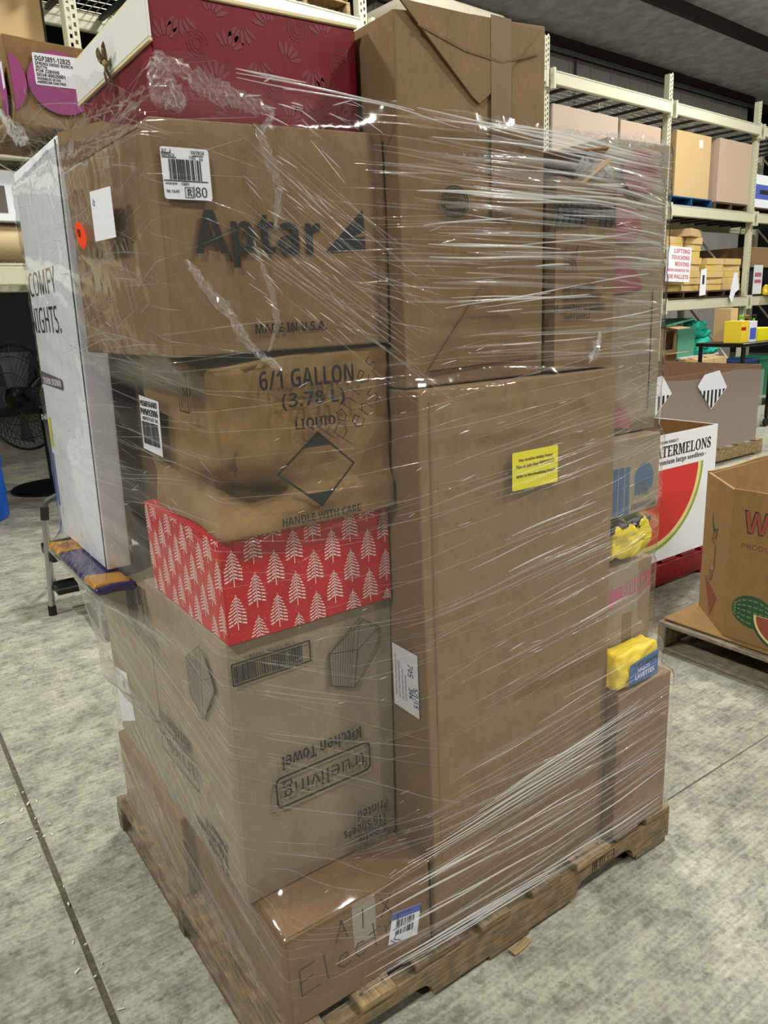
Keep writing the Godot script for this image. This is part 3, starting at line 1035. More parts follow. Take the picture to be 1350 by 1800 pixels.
	print_shapes(e, "printed_panel", "left", xl, ring_frame(-0.205, 1.315, -0.165, 1.376, 0.003) + stroke([Vector2(-0.195, 1.322), Vector2(-0.195, 1.37)], 0.004) + stroke([Vector2(-0.185, 1.33), Vector2(-0.185, 1.365)], 0.002) + stroke([Vector2(-0.176, 1.33), Vector2(-0.176, 1.365)], 0.002), "ink_soft", 0.002)

	# big carton at eye height
	var f = carton("lettered_carton", "large brown carton with bold black lettering and triangle, at the upper left", -0.005, 0.402, 1.4085, 1.758, -0.60, -0.1, "big_board", func(p: Vector3): return p + Vector3(0.004 * sin(p.y * 8.0), -0.012 * (p.y / 0.35) * (0.5 - p.x / 0.4) * 0.8, 0.003 * sin(p.x * 12.0)), 8)
	var zz = -0.0965
	print_text(f, "Aptar", "front", zz, 0.046, 0.267, 1.540, 1.624, "ink", bold)
	print_shapes(f, "printed_triangle", "front", zz, [PackedVector2Array([Vector2(0.275, 1.564), Vector2(0.354, 1.634), Vector2(0.357, 1.600), Vector2(0.326, 1.588), Vector2(0.357, 1.591), Vector2(0.357, 1.568)])], "ink")
	print_text(f, "MADE IN U.S.A.", "front", zz, 0.134, 0.269, 1.438, 1.453, "ink", bold)
	var fl = print_shapes(f, "shipping_label", "front", zz, [PackedVector2Array(round_rect(0.007, 1.637, 0.081, 1.708, 0.004))], "paper", 0.0006, 0.0004)
	fl.set_meta("label", "white shipping label with barcode and large number")
	var ll = 0.0014
	print_shapes(f, "barcode", "front", zz, barcode(0.018, 0.068, 1.664, 1.692, 30, 12), "ink", ll)
	print_text(f, "80", "front", zz, 0.055, 0.073, 1.641, 1.655, "ink", sans, 0.0, ll)
	print_text(f, "R", "front", zz, 0.0425, 0.0495, 1.642, 1.652, "ink", bold, 0.0, ll)
	print_shapes(f, "label_rules", "front", zz, ring_frame(0.039, 1.640, 0.051, 1.654, 0.0007) + stroke([Vector2(0.0085, 1.6625), Vector2(0.076, 1.6625)], 0.0012) + stroke([Vector2(0.0085, 1.694), Vector2(0.03, 1.694)], 0.001) + stroke([Vector2(0.008, 1.700), Vector2(0.022, 1.700), Vector2(0.022, 1.704)], 0.001) + stroke([Vector2(0.056, 1.698), Vector2(0.072, 1.698)], 0.001) + stroke([Vector2(0.053, 1.656), Vector2(0.053, 1.640)], 0.0008), "ink", ll)
	print_text(f, "10/29/24", "front", zz, 0.053, 0.074, 1.700, 1.705, "ink", sans, 0.0, ll)
	print_text(f, "1102", "front", zz, 0.050, 0.060, 1.693, 1.698, "ink", sans, 0.0, ll)
	print_text(f, "16", "front", zz, 0.065, 0.071, 1.692, 1.696, "ink", sans, 0.0, ll)
	print_text(f, "NFPACK", "front", zz, 0.009, 0.028, 1.695, 1.699, "ink", sans, 0.0, ll)
	print_text(f, "57", "front", zz, 0.009, 0.016, 1.7005, 1.7045, "ink", sans, 0.0, ll)
	print_text(f, "13891", "front", zz, 0.034, 0.046, 1.6565, 1.6605, "ink", sans, 0.0, ll)
	print_text(f, "APTAR 80 NF", "front", zz, 0.010, 0.028, 1.657, 1.660, "ink_soft", sans, 0.0, ll)
	print_text(f, "NJ 1645", "front", zz, 0.011, 0.030, 1.645, 1.650, "ink_soft", sans, 0.0, ll)
	var up = print_shapes(f, "raised_flap", "left", -0.002, [PackedVector2Array([Vector2(-0.15, 1.742), Vector2(-0.595, 1.752), Vector2(-0.60, 1.822), Vector2(-0.32, 1.785)])], "big_board", 0.0, 0.003)
	up.set_meta("label", "top flap of the carton standing up along its left edge")
	part("edge_score", cbox(Vector3(0.003, 0.34, 0.0012), 0.0004), "kraft_dark", f, Vector3(0.183, 0.004, 0.2535))

	# red gift box with a white side panel and a bow
	var r = carton("gift_box", "dark red patterned gift box with cream rim, on the large lettered carton", 0.032, 0.394, 1.7585, 1.930, -0.53, -0.152, "gift_red", null, 3)
	part("rim", cbox(Vector3(0.368, 0.006, 0.384), 0.001), "cream_edge", r, Vector3(0, 0.1715, 0))
	var wp = part("side_panel", cbox(Vector3(0.005, 0.067, 0.404), 0.001), "cream_card", r, Vector3(-0.1835, 0.106, -0.006))
	wp.set_meta("label", "white side panel with cream lower edge")
	part("panel_edge", cbox(Vector3(0.006, 0.005, 0.404), 0.001), "cream_edge", r, Vector3(-0.1832, 0.1005, -0.006))
	var leaves = []
	for i in 8:
		for j in 4:
			var c = Vector2(0.055 + i * 0.05 + (j % 2) * 0.025, 1.778 + j * 0.045)
			var turn = rng.randf_range(-0.7, 0.7) + (0.0 if (i + j) % 2 == 0 else PI)
			if (i + j * 2) % 5 == 0:
				for k in 3:
					var rr = 0.017 - k * 0.005
					var circ = []
					for v in ellipse(c, rr, rr * 1.1, 13):
						circ.append(v)
					circ.append(circ[0])
					leaves.append_array(stroke(circ, 0.0012))
				continue
			for s in 5:
				var an = turn + PI / 2 + (s - 2) * 0.42
				var q = PackedVector2Array()
				for v in ellipse(Vector2(0.021, 0), 0.011, 0.0032, 10):
					q.append(c - Vector2(0, 0.006) + v.rotated(an))
				leaves.append(q)
	var inside = []
	for q in leaves:
		inside.append_array(Geometry2D.intersect_polygons(q, rect(0.036, 1.762, 0.390, 1.925)))
	print_shapes(r, "printed_leaves", "front", -0.152, inside, "gift_red_print", 0.0002)
	var bow = part("bow", bow_mesh(), "bow_gold", r, Vector3(-0.187, 0.118, 0.008))
	bow.set_meta("label", "small gold ribbon bow with hanging tails")

	# tall carton with folded flaps
	var j = carton("tall_carton", "tall brown carton with diagonal flap creases rising highest from the load", 0.41, 0.757, 1.3245, 1.956, -0.42, -0.06, "kraft", func(p: Vector3): return p + Vector3(0, 0.012 * (p.x / 0.17) * (p.y / 0.63) - 0.006 * absf(sin(p.x * 9.0)) * (1.0 if p.y > 0.6 else 0.0), 0.004 * sin(p.x * 6.0)), 8)
	var flap_up = PackedVector2Array([Vector2(-0.165, 0.626), Vector2(0.160, 0.628), Vector2(0.03, 0.507), Vector2(0.006, 0.490), Vector2(-0.012, 0.500)])
	part("upper_flap", prism(flap_up, 0.004), "kraft", j, Vector3(0, 0, 0.181))
	var flap_low = PackedVector2Array([Vector2(-0.125, 0.03), Vector2(0.162, 0.036), Vector2(0.028, 0.172), Vector2(0.008, 0.178)])
	part("lower_flap", prism(flap_low, 0.004), "kraft_dark", j, Vector3(0, 0, 0.1815))
	var band = part("tape", prism(rect(0.033, 0.30, 0.083, 0.634), 0.0006), "tape_brown", j, Vector3(0, 0, 0.1852))
	band.set_meta("label", "vertical strip of shiny brown tape")
	part("flap_crease", prism(PackedVector2Array([Vector2(-0.13, 0.592), Vector2(-0.03, 0.568), Vector2(0.06, 0.560), Vector2(0.15, 0.586), Vector2(0.15, 0.589), Vector2(0.06, 0.564), Vector2(-0.03, 0.5725), Vector2(-0.13, 0.5955)]), 0.0012), "kraft_dark", j, Vector3(0, 0, 0.185))
	var ring = []
	for rr in [0.031, 0.026]:
		var circ = []
		for v in ellipse(Vector2(0.528, 1.648), rr, rr * 0.86, 25):
			circ.append(v)
		circ.append(circ[0])
		ring.append_array(stroke(circ, 0.0022))
	for k in 4:
		ring.append_array(stroke([Vector2(0.507, 1.635 + k * 0.009), Vector2(0.549, 1.635 + k * 0.009)], 0.0035))
	print_shapes(j, "printed_seal", "front", -0.056, ring, "ink_soft")
	print_text(j, "X24", "front", -0.056, 0.657, 0.667, 1.615, 1.648, "ink_soft", sans, -PI / 2)
	print_text(j, "57", "front", -0.056, 0.690, 0.700, 1.742, 1.762, "ink_soft", sans, -PI / 2)


func bow_mesh() -> ArrayMesh:
	var st = SurfaceTool.new()
	st.begin(Mesh.PRIMITIVE_TRIANGLES)
	# two loops and two tails of flat ribbon on a side that faces -x: z to the right, y up
	for s in [-1.0, 1.0]:
		var loop = []
		for k in 11:
			var a = TAU * k / 10.0
			loop.append(Vector3(-0.006 - 0.007 * sin(a * 0.5), 0.022 * (1 - cos(a)) * 0.5 + 0.002, s * (0.006 + 0.010 * sin(a * 0.5)) + 0.006 * sin(a)))
		add_ribbon(st, loop, 0.012, Vector3(0, 0.25, 1).normalized())
		add_ribbon(st, [Vector3(-0.005, 0, 0), Vector3(-0.008, -0.012, s * 0.006), Vector3(-0.003, -0.028, s * 0.012), Vector3(-0.006, -0.042, s * 0.010)], 0.012, Vector3(0, 0.1, 1).normalized())
	add_cbox(st, Transform3D(Basis.IDENTITY, Vector3(-0.006, 0, 0)), Vector3(0.01, 0.011, 0.012), 0.003)
	st.generate_normals()
	return st.commit()


func add_ribbon(st: SurfaceTool, pts: Array, w: float, across: Vector3) -> void:
	st.set_smooth_group(3)
	for i in pts.size() - 1:
		var a: Vector3 = pts[i] - across * w / 2
		var b: Vector3 = pts[i] + across * w / 2
		var c: Vector3 = pts[i + 1] + across * w / 2
		var d: Vector3 = pts[i + 1] - across * w / 2
		for v in [a, b, c, a, c, d, a, c, b, a, d, c]:
			st.add_vertex(v)


func build_side_load() -> void:
	# white tall box on the left side, leaning a little towards the viewer
	var lean = func(p: Vector3): return p + Vector3(0, 0, 0.085 * p.y / 0.92)
	var g = carton("white_box", "tall flat white box with thin black lettering, along the left side", 0.0, 0.057, 0.8985, 1.825, -1.165, -0.72, "white_board", lean, 4, "box", false)
	packed.append([0.0, 0.057, 0.9, 1.3, -1.14, -0.70])
	packed.append([0.0, 0.057, 1.3, 1.8, -1.09, -0.645])
	var sh = Basis(Vector3(0, 0, 1), Vector3(0, 1, 0.0924), Vector3(-1, 0, 0))
	for q in [["COMFY", -1.10, -0.815, 1.535, 1.592], ["NIGHTS.", -1.13, -0.82, 1.446, 1.508]]:
		var tx = print_text(g, q[0], "left", 0.0, q[1], q[2], q[3], q[4], "ink", sans)
		tx.basis = sh * Basis.from_scale(tx.basis.get_scale())
		tx.position = Vector3(-0.0290, (q[3] + q[4]) / 2 - 0.8985, (q[1] + q[2]) / 2 + 0.9425)
	print_shapes(g, "printed_tab", "left", 0.0, [PackedVector2Array([Vector2(-1.13, 1.318), Vector2(-0.893, 1.312), Vector2(-0.888, 1.318), Vector2(-0.888, 1.332), Vector2(-0.893, 1.338), Vector2(-1.13, 1.352)])], "ink_grey", 0.0008)
	print_text(g, "TURN DOWN", "left", 0.0, -1.10, -0.905, 1.319, 1.336, "paper", bold, 0.0, 0.0014)
	print_shapes(g, "printed_stripe", "left", 0.0, [PackedVector2Array([Vector2(-1.155, 0.98), Vector2(-1.135, 0.98), Vector2(-1.12, 1.13), Vector2(-1.14, 1.13)])], "label_blue", 0.0008)
	print_shapes(g, "printed_stripe", "left", 0.0, [PackedVector2Array([Vector2(-1.128, 1.15), Vector2(-1.105, 1.15), Vector2(-1.095, 1.23), Vector2(-1.118, 1.23)])], "sticker_yellow", 0.0008)
	var edge = part("edge_tape", prism(PackedVector2Array([Vector2(-0.004, 0.0), Vector2(0.002, 0.0), Vector2(0.002, 0.92), Vector2(-0.004, 0.92)]), 0.001), "ink_soft", g, Vector3(-0.029, 0.0, 0.2165), sh)
	edge.set_meta("label", "dark stitched line along the near edge")
	# foil bag wedged under it
	var nb = noise(9.0, 61)
	var bag = carton("candy_bag", "flat purple and gold foil bag poking out under the white tall box", -0.055, 0.035, 0.876, 0.8955, -1.06, -0.615, "purple_bag", func(p: Vector3): return p + Vector3(nb.get_noise_3dv(p * 3.0) * 0.006, -p.x * 0.1 - 0.006 * smoothstep(0.0, 0.05, -p.x), nb.get_noise_3dv(p * 3.0 + Vector3(5, 0, 0)) * 0.005), 12, "bag", true, 0.008)
	bag.position.y -= 0.0
	part("gold_end", rounded_carton(Vector3(0.088, 0.019, 0.11), 0.008, 6, func(p: Vector3): return p + Vector3(nb.get_noise_3dv(p * 4.0) * 0.006, -p.x * 0.1, 0)), "gold_bag", bag, Vector3(-0.006, 0.0025, -0.185))
	part("gold_end", rounded_carton(Vector3(0.088, 0.019, 0.09), 0.008, 6, func(p: Vector3): return p + Vector3(nb.get_noise_3dv(p * 4.0) * 0.006, -p.x * 0.1, 0)), "gold_bag", bag, Vector3(-0.004, 0.0025, 0.165))
	print_text(bag, "UBS", "top", 0.9045, -0.045, -0.005, 0.98, 1.02, "ink_brown", bold, 0.6, 0.001)

	# upper back
	carton("inner_carton", "plain brown carton at the back of the load, under the magenta printed box", 0.062, 0.40, 1.4065, 1.866, -1.10, -0.61, "kraft", null, 3)
	var dgp = carton("flower_carton", "brown carton with magenta print and white stock label, at the top back left", -0.03, 0.34, 1.8745, 2.046, -1.16, -0.83, "kraft_warm", func(p: Vector3): return p + Vector3(0.004 * sin(p.y * 20.0), -0.008 * (p.x / 0.18), 0.003 * sin(p.x * 15.0)), 6)
	print_shapes(dgp, "printed_dots", "front", -0.827, [Geometry2D.intersect_polygons(ellipse(Vector2(0.075, 1.97), 0.068, 0.062, 28), rect(-0.024, 1.88, 0.3, 2.035))[0], Geometry2D.intersect_polygons(ellipse(Vector2(-0.045, 1.965), 0.05, 0.062, 28), rect(-0.024, 1.88, 0.3, 2.035))[0], Geometry2D.intersect_polygons(ellipse(Vector2(0.17, 1.90), 0.05, 0.045, 24), rect(-0.02, 1.88, 0.3, 2.03))[0]], "ink_magenta", 0.0006)
	print_shapes(dgp, "printed_dots", "left", -0.03, [ellipse(Vector2(-0.87, 1.95), 0.03, 0.05, 20)], "ink_magenta", 0.0045)
	var st = print_shapes(dgp, "stock_label", "front", -0.827, [PackedVector2Array(round_rect(0.023, 1.962, 0.135, 2.024, 0.003))], "paper", 0.0014, 0.0004)
	st.set_meta("label", "white label with five lines of black capitals")
	var rows = [["DGP3891-12B25", 0.028, 0.100, 2.0085, 2.0185], ["SPRING DRIED BUNCH ASS", 0.027, 0.118, 2.001, 2.007], ["30/CTN", 0.027, 0.050, 1.9945, 2.000], ["PO# 228HH6", 0.027, 0.074, 1.987, 1.9935], ["SKU#:40625601", 0.027, 0.085, 1.979, 1.986], ["ASSEMBLED IN USA", 0.027, 0.075, 1.9725, 1.9775], ["AMERICAN OAK PRES", 0.027, 0.085, 1.966, 1.971]]
	for q in rows:
		print_text(dgp, q[0], "front", -0.827, q[1], q[2], q[3], q[4], "ink", bold, 0.0, 0.002)
	var sl = print_shapes(dgp, "side_label", "left", -0.03, [rect(-0.865, 1.955, -0.845, 2.005)], "paper", 0.005, 0.0004)
	sl.set_meta("label", "narrow white label on the short side")

	# right column
	var k = carton("torn_carton", "brown carton with black arrow band and torn open top, beside the tall carton", 0.7765, 0.959, 1.3255, 1.703, -0.33, -0.042, "kraft", func(p: Vector3): return p + Vector3(0.004 * sin(p.y * 10.0), 0.030 * smoothstep(-0.02, 0.1, p.x) * (1.0 - smoothstep(0.0, 0.08, p.y)), 0.003 * sin(p.x * 50.0)), 14)
	# its top is open: solid goods fill it to below the rim
	var kb = k.get_child(0)
	kb.name = "goods_inside"
	kb.scale = Vector3(0.94, 0.75, 0.94)
	part("body", wall_ring([Vector2(-0.0912, -0.144), Vector2(0.0912, -0.144), Vector2(0.0912, 0.144), Vector2(-0.0912, 0.144)], 0.372, 0.004, 0.005), "kraft", k, Vector3(0, 0.002, 0))
	var zk = -0.0385
	var chev = []
	for i in 11:
		var x = 0.755 + i * 0.0185
		if i >= 6 and i < 8:
			continue
		var w = 0.0135
		var up = i * 0.0006
		chev.append(PackedVector2Array([Vector2(x, 1.610 + up), Vector2(x + w, 1.610 + up), Vector2(x + w + 0.007, 1.632 + up), Vector2(x + 0.007, 1.632 + up)]))
		chev.append(PackedVector2Array([Vector2(x + 0.007, 1.632 + up), Vector2(x + w + 0.007, 1.632 + up), Vector2(x + w, 1.655 + up), Vector2(x, 1.655 + up)]))
	var chev2 = []
	for q in chev:
		chev2.append_array(Geometry2D.intersect_polygons(q, rect(0.767, 1.6, 0.953, 1.67)))
	print_shapes(k, "arrow_band", "front", zk, chev2, "chevron")
	print_text(k, "NGT", "front", zk, 0.875, 0.895, 1.641, 1.653, "ink", bold)
	print_text(k, "HOME", "front", zk, 0.869, 0.900, 1.626, 1.639, "ink", bold)
	print_text(k, "ACCESSORIES", "front", zk, 0.870, 0.900, 1.617, 1.6225, "ink_soft", bold)
	print_shapes(k, "printed_roof", "front", zk, stroke([Vector2(0.868, 1.648), Vector2(0.884, 1.664), Vector2(0.902, 1.650)], 0.003), "ink")
	var kt = [["SKU: 32557401", 0.800, 0.893, 1.486, 1.499], ["Description: NOIF422", 0.800, 0.915, 1.467, 1.481], ["WHTBMB TP RESERVE", 0.800, 0.925, 1.447, 1.461], ["Inner pack: 2", 0.800, 0.880, 1.429, 1.442], ["VE", 0.770, 0.783, 1.447, 1.460]]
	for q in kt:
		print_text(k, q[0], "front", zk, q[1], q[2], q[3], q[4], "ink_soft", bold)
	print_shapes(k, "printed_marks", "front", zk, ring_frame(0.80, 1.525, 0.822, 1.57, 0.001) + stroke([Vector2(0.838, 1.575), Vector2(0.829, 1.545), Vector2(0.835, 1.528)], 0.003) + stroke([Vector2(0.805, 1.552), Vector2(0.825, 1.549)], 0.003), "ink_soft")
	part("open_flap", cbox(Vector3(0.19, 0.004, 0.13), 0.001), "inside_board", k, Vector3(-0.012, 0.40, 0.075), Basis(Vector3(0, 0, 1), 0.12) * Basis(Vector3(1, 0, 0), -0.5))
	part("open_flap", cbox(Vector3(0.10, 0.004, 0.05), 0.001), "flap_edge", k, Vector3(0.03, 0.392, 0.118), Basis(Vector3(0, 0, 1), 0.55))
	part("open_flap", cbox(Vector3(0.19, 0.004, 0.12), 0.001), "inside_board", k, Vector3(0.02, 0.425, -0.04), Basis(Vector3(0, 0, 1), -0.06) * Basis(Vector3(1, 0, 0), -0.35))
	var l = carton("dotted_carton", "brown carton with faded red round prints, at the far upper right of the load", 0.985, 1.198, 1.155, 1.80, -0.5, -0.09, "grey_board", func(p: Vector3): return p + Vector3(0.010 * (p.y / 0.64 - 0.5) * (1.0 if p.x > 0 else 0.0), 0, 0.003 * sin(p.y * 9.0)), 6)
	var red = []
	for q in [[1.09, 1.735, 0.058, 0.048], [1.045, 1.625, 0.055, 0.038]]:
		red.append(ellipse(Vector2(q[0], q[1]), q[2], q[3], 28))
	red.append(PackedVector2Array([Vector2(1.0, 1.475), Vector2(1.12, 1.49), Vector2(1.10, 1.52), Vector2(1.06, 1.55), Vector2(1.02, 1.555), Vector2(1.0, 1.54)]))
	red.append(PackedVector2Array([Vector2(0.99, 1.18), Vector2(1.10, 1.165), Vector2(1.09, 1.20), Vector2(1.03, 1.235), Vector2(0.99, 1.245)]))
	print_shapes(l, "printed_dots", "front", -0.0865, red, "ink_rose", 0.0006)
	part("edge_score", cbox(Vector3(0.002, 0.28, 0.001), 0.0004), "ink_soft", l, Vector3(0.066, 0.05, 0.2085))
	var n = carton("blue_print_carton", "small brown carton with blue bars and emblem, below the dotted carton", 0.985, 1.165, 0.965, 1.1525, -0.4, -0.05, "grey_board")
	print_shapes(n, "printed_bars", "front", -0.05, [rect(0.992, 0.972, 1.008, 1.085), rect(1.013, 0.970, 1.031, 1.085), rect(1.036, 0.970, 1.051, 1.084)], "ink_blue")
	var arch = PackedVector2Array([Vector2(1.072, 1.01), Vector2(1.138, 1.02)])
	for v in ellipse(Vector2(1.106, 1.05), 0.036, 0.036, 12, 0.0, PI):
		arch.append(v)
	print_shapes(n, "printed_emblem", "front", -0.05, [arch], "ink_blue")
	for q in [["HOLY", 1.075, 1.115, 1.026, 1.042], ["THE", 1.085, 1.125, 1.008, 1.022], ["FOUNDATION", 1.062, 1.155, 0.975, 0.990]]:
		print_text(n, q[0], "front", -0.05, q[1], q[2], q[3], q[4], "ink_grey", bold, 0.0, 0.001)
	# yellow bag squeezed between cartons
	var ny = noise(8.0, 71)
	var crumple = func(p: Vector3):
		var q = p * 2.4
		return p + Vector3(ny.get_noise_3dv(q), ny.get_noise_3dv(q + Vector3(7, 1, 0)) * 0.8, ny.get_noise_3dv(q + Vector3(0, 3, 9))) * 0.018 * Vector3(0.5, 1, 1)
	var o = carton("yellow_bag", "shiny yellow plastic bag with black band, squeezed between two cartons", 0.992, 1.162, 0.848, 0.946, -0.3, -0.052, "yellow_bag", crumple, 14, "bag", true, 0.03)
	part("black_band", rounded_carton(Vector3(0.165, 0.022, 0.22), 0.008, 10, crumple), "black_plastic", o, Vector3(-0.002, 0.078, 0.010))
	var p = carton("pink_print_carton", "brown carton with pink lettering and brown tape, behind the sponge pack", 0.985, 1.178, 0.5325, 0.832, -0.4, -0.066, "grey_board")
	print_shapes(p, "printed_swash", "front", -0.066, [PackedVector2Array([Vector2(0.990, 0.715), Vector2(1.07, 0.745), Vector2(1.175, 0.75), Vector2(1.175, 0.80), Vector2(1.10, 0.785), Vector2(1.03, 0.775), Vector2(0.998, 0.77)])], "ink_pink", 0.0002)
	print_text(p, "stellar", "front", -0.066, 1.06, 1.17, 0.752, 0.793, "grey_board", serif, 0.06, 0.0008)
	tape(p, "front", -0.066, rect(1.066, 0.54, 1.104, 0.70))
	# sponge pack
	var ns = noise(7.0, 81)
	var q1 = carton("sponge_pack", "clear pack of yellow sponges with blue label, on the corner carton's rim", 0.972, 1.135, 0.5345, 0.632, -0.060, -0.004, "sponge_yellow", func(v: Vector3): return v + Vector3(ns.get_noise_3dv(v * 3.0), ns.get_noise_3dv(v * 3.0 + Vector3(4, 0, 0)) + v.x * 0.5, ns.get_noise_3dv(v * 3.0 + Vector3(0, 6, 0))) * 0.008, 12, "sponge", true, 0.014)
	print_shapes(q1, "blue_label", "front", -0.004, [PackedVector2Array([Vector2(1.012, 0.545), Vector2(1.126, 0.545), Vector2(1.126, 0.612), Vector2(1.015, 0.60)])], "sponge_blue", 0.0062, 0.0006)
	print_text(q1, "2 SCRUBBERS", "front", -0.004, 1.03, 1.12, 0.588, 0.598, "ink", bold, 0.05, 0.0072)
	print_text(q1, "MULTI", "front", -0.004, 1.045, 1.09, 0.574, 0.583, "paper", sans, 0.05, 0.0072)
	print_text(q1, "LAVETTES", "front", -0.004, 1.035, 1.11, 0.556, 0.569, "paper", bold, 0.05, 0.0072)

# ------------------------------------------------------------------ stretch film round the load
const WRAP_C := Vector2(0.6, -0.52)
const WRAP_ROWS := 132
const WRAP_COLS := 420
const WRAP_Y0 := 0.05
const WRAP_Y1 := 1.97
var wrap_r: Array = []
var wrap_u: Array = []


func wrap_table() -> void:
	# per height, the convex outline of what the film is pulled round; boxes above and below tug at it at an angle
	var boxes = packed.duplicate()
	boxes.append([0.0, 1.215, 0.09, 0.115, -1.012, -0.004])
	var rows = []
	for iy in WRAP_ROWS:
		var y = WRAP_Y0 + (WRAP_Y1 - WRAP_Y0) * iy / (WRAP_ROWS - 1.0)
		var pts = PackedVector2Array()
		for b in boxes:
			var d = maxf(0.0, maxf(b[2] - y, y - b[3]))
			if d > 0.3:
				continue
			var kx = minf(d * 1.15, (b[1] - b[0]) / 2)
			var kz = minf(d * 1.15, (b[5] - b[4]) / 2)
			for x in [b[0] + kx, b[1] - kx]:
				for z in [b[4] + kz, b[5] - kz]:
					pts.append(Vector2(x, z))
		var hull = Geometry2D.convex_hull(pts)
		var row = PackedFloat32Array()
		row.resize(WRAP_COLS)
		for it in WRAP_COLS:
			var t = TAU * it / WRAP_COLS
			var dir = Vector2(cos(t), sin(t))
			var best = 9.0
			for k in hull.size() - 1:
				var e = hull[k + 1] - hull[k]
				if e.length() < 0.001:
					continue
				var nn = Vector2(e.y, -e.x).normalized()
				var far = (hull[k] - WRAP_C).dot(nn)
				if far < 0:
					nn = -nn
					far = -far
				var c = nn.dot(dir)
				if c > 0.001:
					best = minf(best, far / c)
			row[it] = best + 0.012
		rows.append(row)
	wrap_r = rows
	# running length round the load at mid height, zero at the near corner
	var corner = int(round(fposmod(atan2(-0.13 - WRAP_C.y, 0.04 - WRAP_C.x), TAU) / TAU * WRAP_COLS))
	wrap_u.resize(WRAP_COLS + 1)
	for it in WRAP_COLS + 1:
		wrap_u[it] = 0.0
	var mid = 50
	var total = 0.0
	var acc = PackedFloat32Array()
	acc.append(0.0)
	for it in WRAP_COLS:
		var a = wrap_flat(it, mid)
		var b = wrap_flat((it + 1) % WRAP_COLS, mid)
		total += a.distance_to(b)
		acc.append(total)
	for it in WRAP_COLS + 1:
		wrap_u[it] = acc[corner % WRAP_COLS] - acc[it]


func wrap_flat(it: int, iy: int) -> Vector2:
	var t = TAU * it / WRAP_COLS
	return WRAP_C + Vector2(cos(t), sin(t)) * wrap_r[iy][it]


func wrap_at(t: float, y: float, out := 0.0) -> Vector3:
	var c = fposmod(t, TAU) / TAU * WRAP_COLS
	var i0 = int(floor(c)) % WRAP_COLS
	var i1 = (i0 + 1) % WRAP_COLS
	var fc = c - floor(c)
	var ry = clampf((y - WRAP_Y0) / (WRAP_Y1 - WRAP_Y0), 0.0, 0.9999) * (WRAP_ROWS - 1)
	var j0 = int(ry)
	var fr = ry - j0
	var r = lerpf(lerpf(wrap_r[j0][i0], wrap_r[j0][i1], fc), lerpf(wrap_r[j0 + 1][i0], wrap_r[j0 + 1][i1], fc), fr) + out
	return Vector3(WRAP_C.x + cos(t) * r, y, WRAP_C.y + sin(t) * r)


func wrap_angle(x: float, z: float) -> float:
	return atan2(z - WRAP_C.y, x - WRAP_C.x)


func wrap_top(t: float) -> float:
	var p = wrap_at(t, 1.7)
	var n = 0.003 * sin(t * 23.0) + 0.003 * sin(t * 51.0) + 0.002 * sin(t * 170.0)
	if p.z > -0.16:
		return 1.845 - 0.05 * smoothstep(0.0, 0.42, p.x) + n * 0.7
	if p.x < 0.1:
		return lerpf(1.845, 1.93, smoothstep(-0.15, -0.8, p.z)) + n
	return 1.82 + n


func wrap_foot(t: float) -> float:
	var p = wrap_at(t, 0.3)
	if p.z > -0.1 and p.x > 0.06:
		return 0.122 + 0.004 * sin(t * 40.0)
	return 0.104 + 0.006 * sin(t * 31.0)


func pull_slope(u: float, y: float) -> float:
	# how the film climbs along its run
	if u > 0:
		return lerpf(lerpf(0.04, 0.13, smoothstep(0.15, 0.7, y)), -0.03, smoothstep(1.1, 1.4, y))
	if y < 1.0:
		return -0.42
	return lerpf(-0.12, -0.22, smoothstep(1.2, 1.6, y))


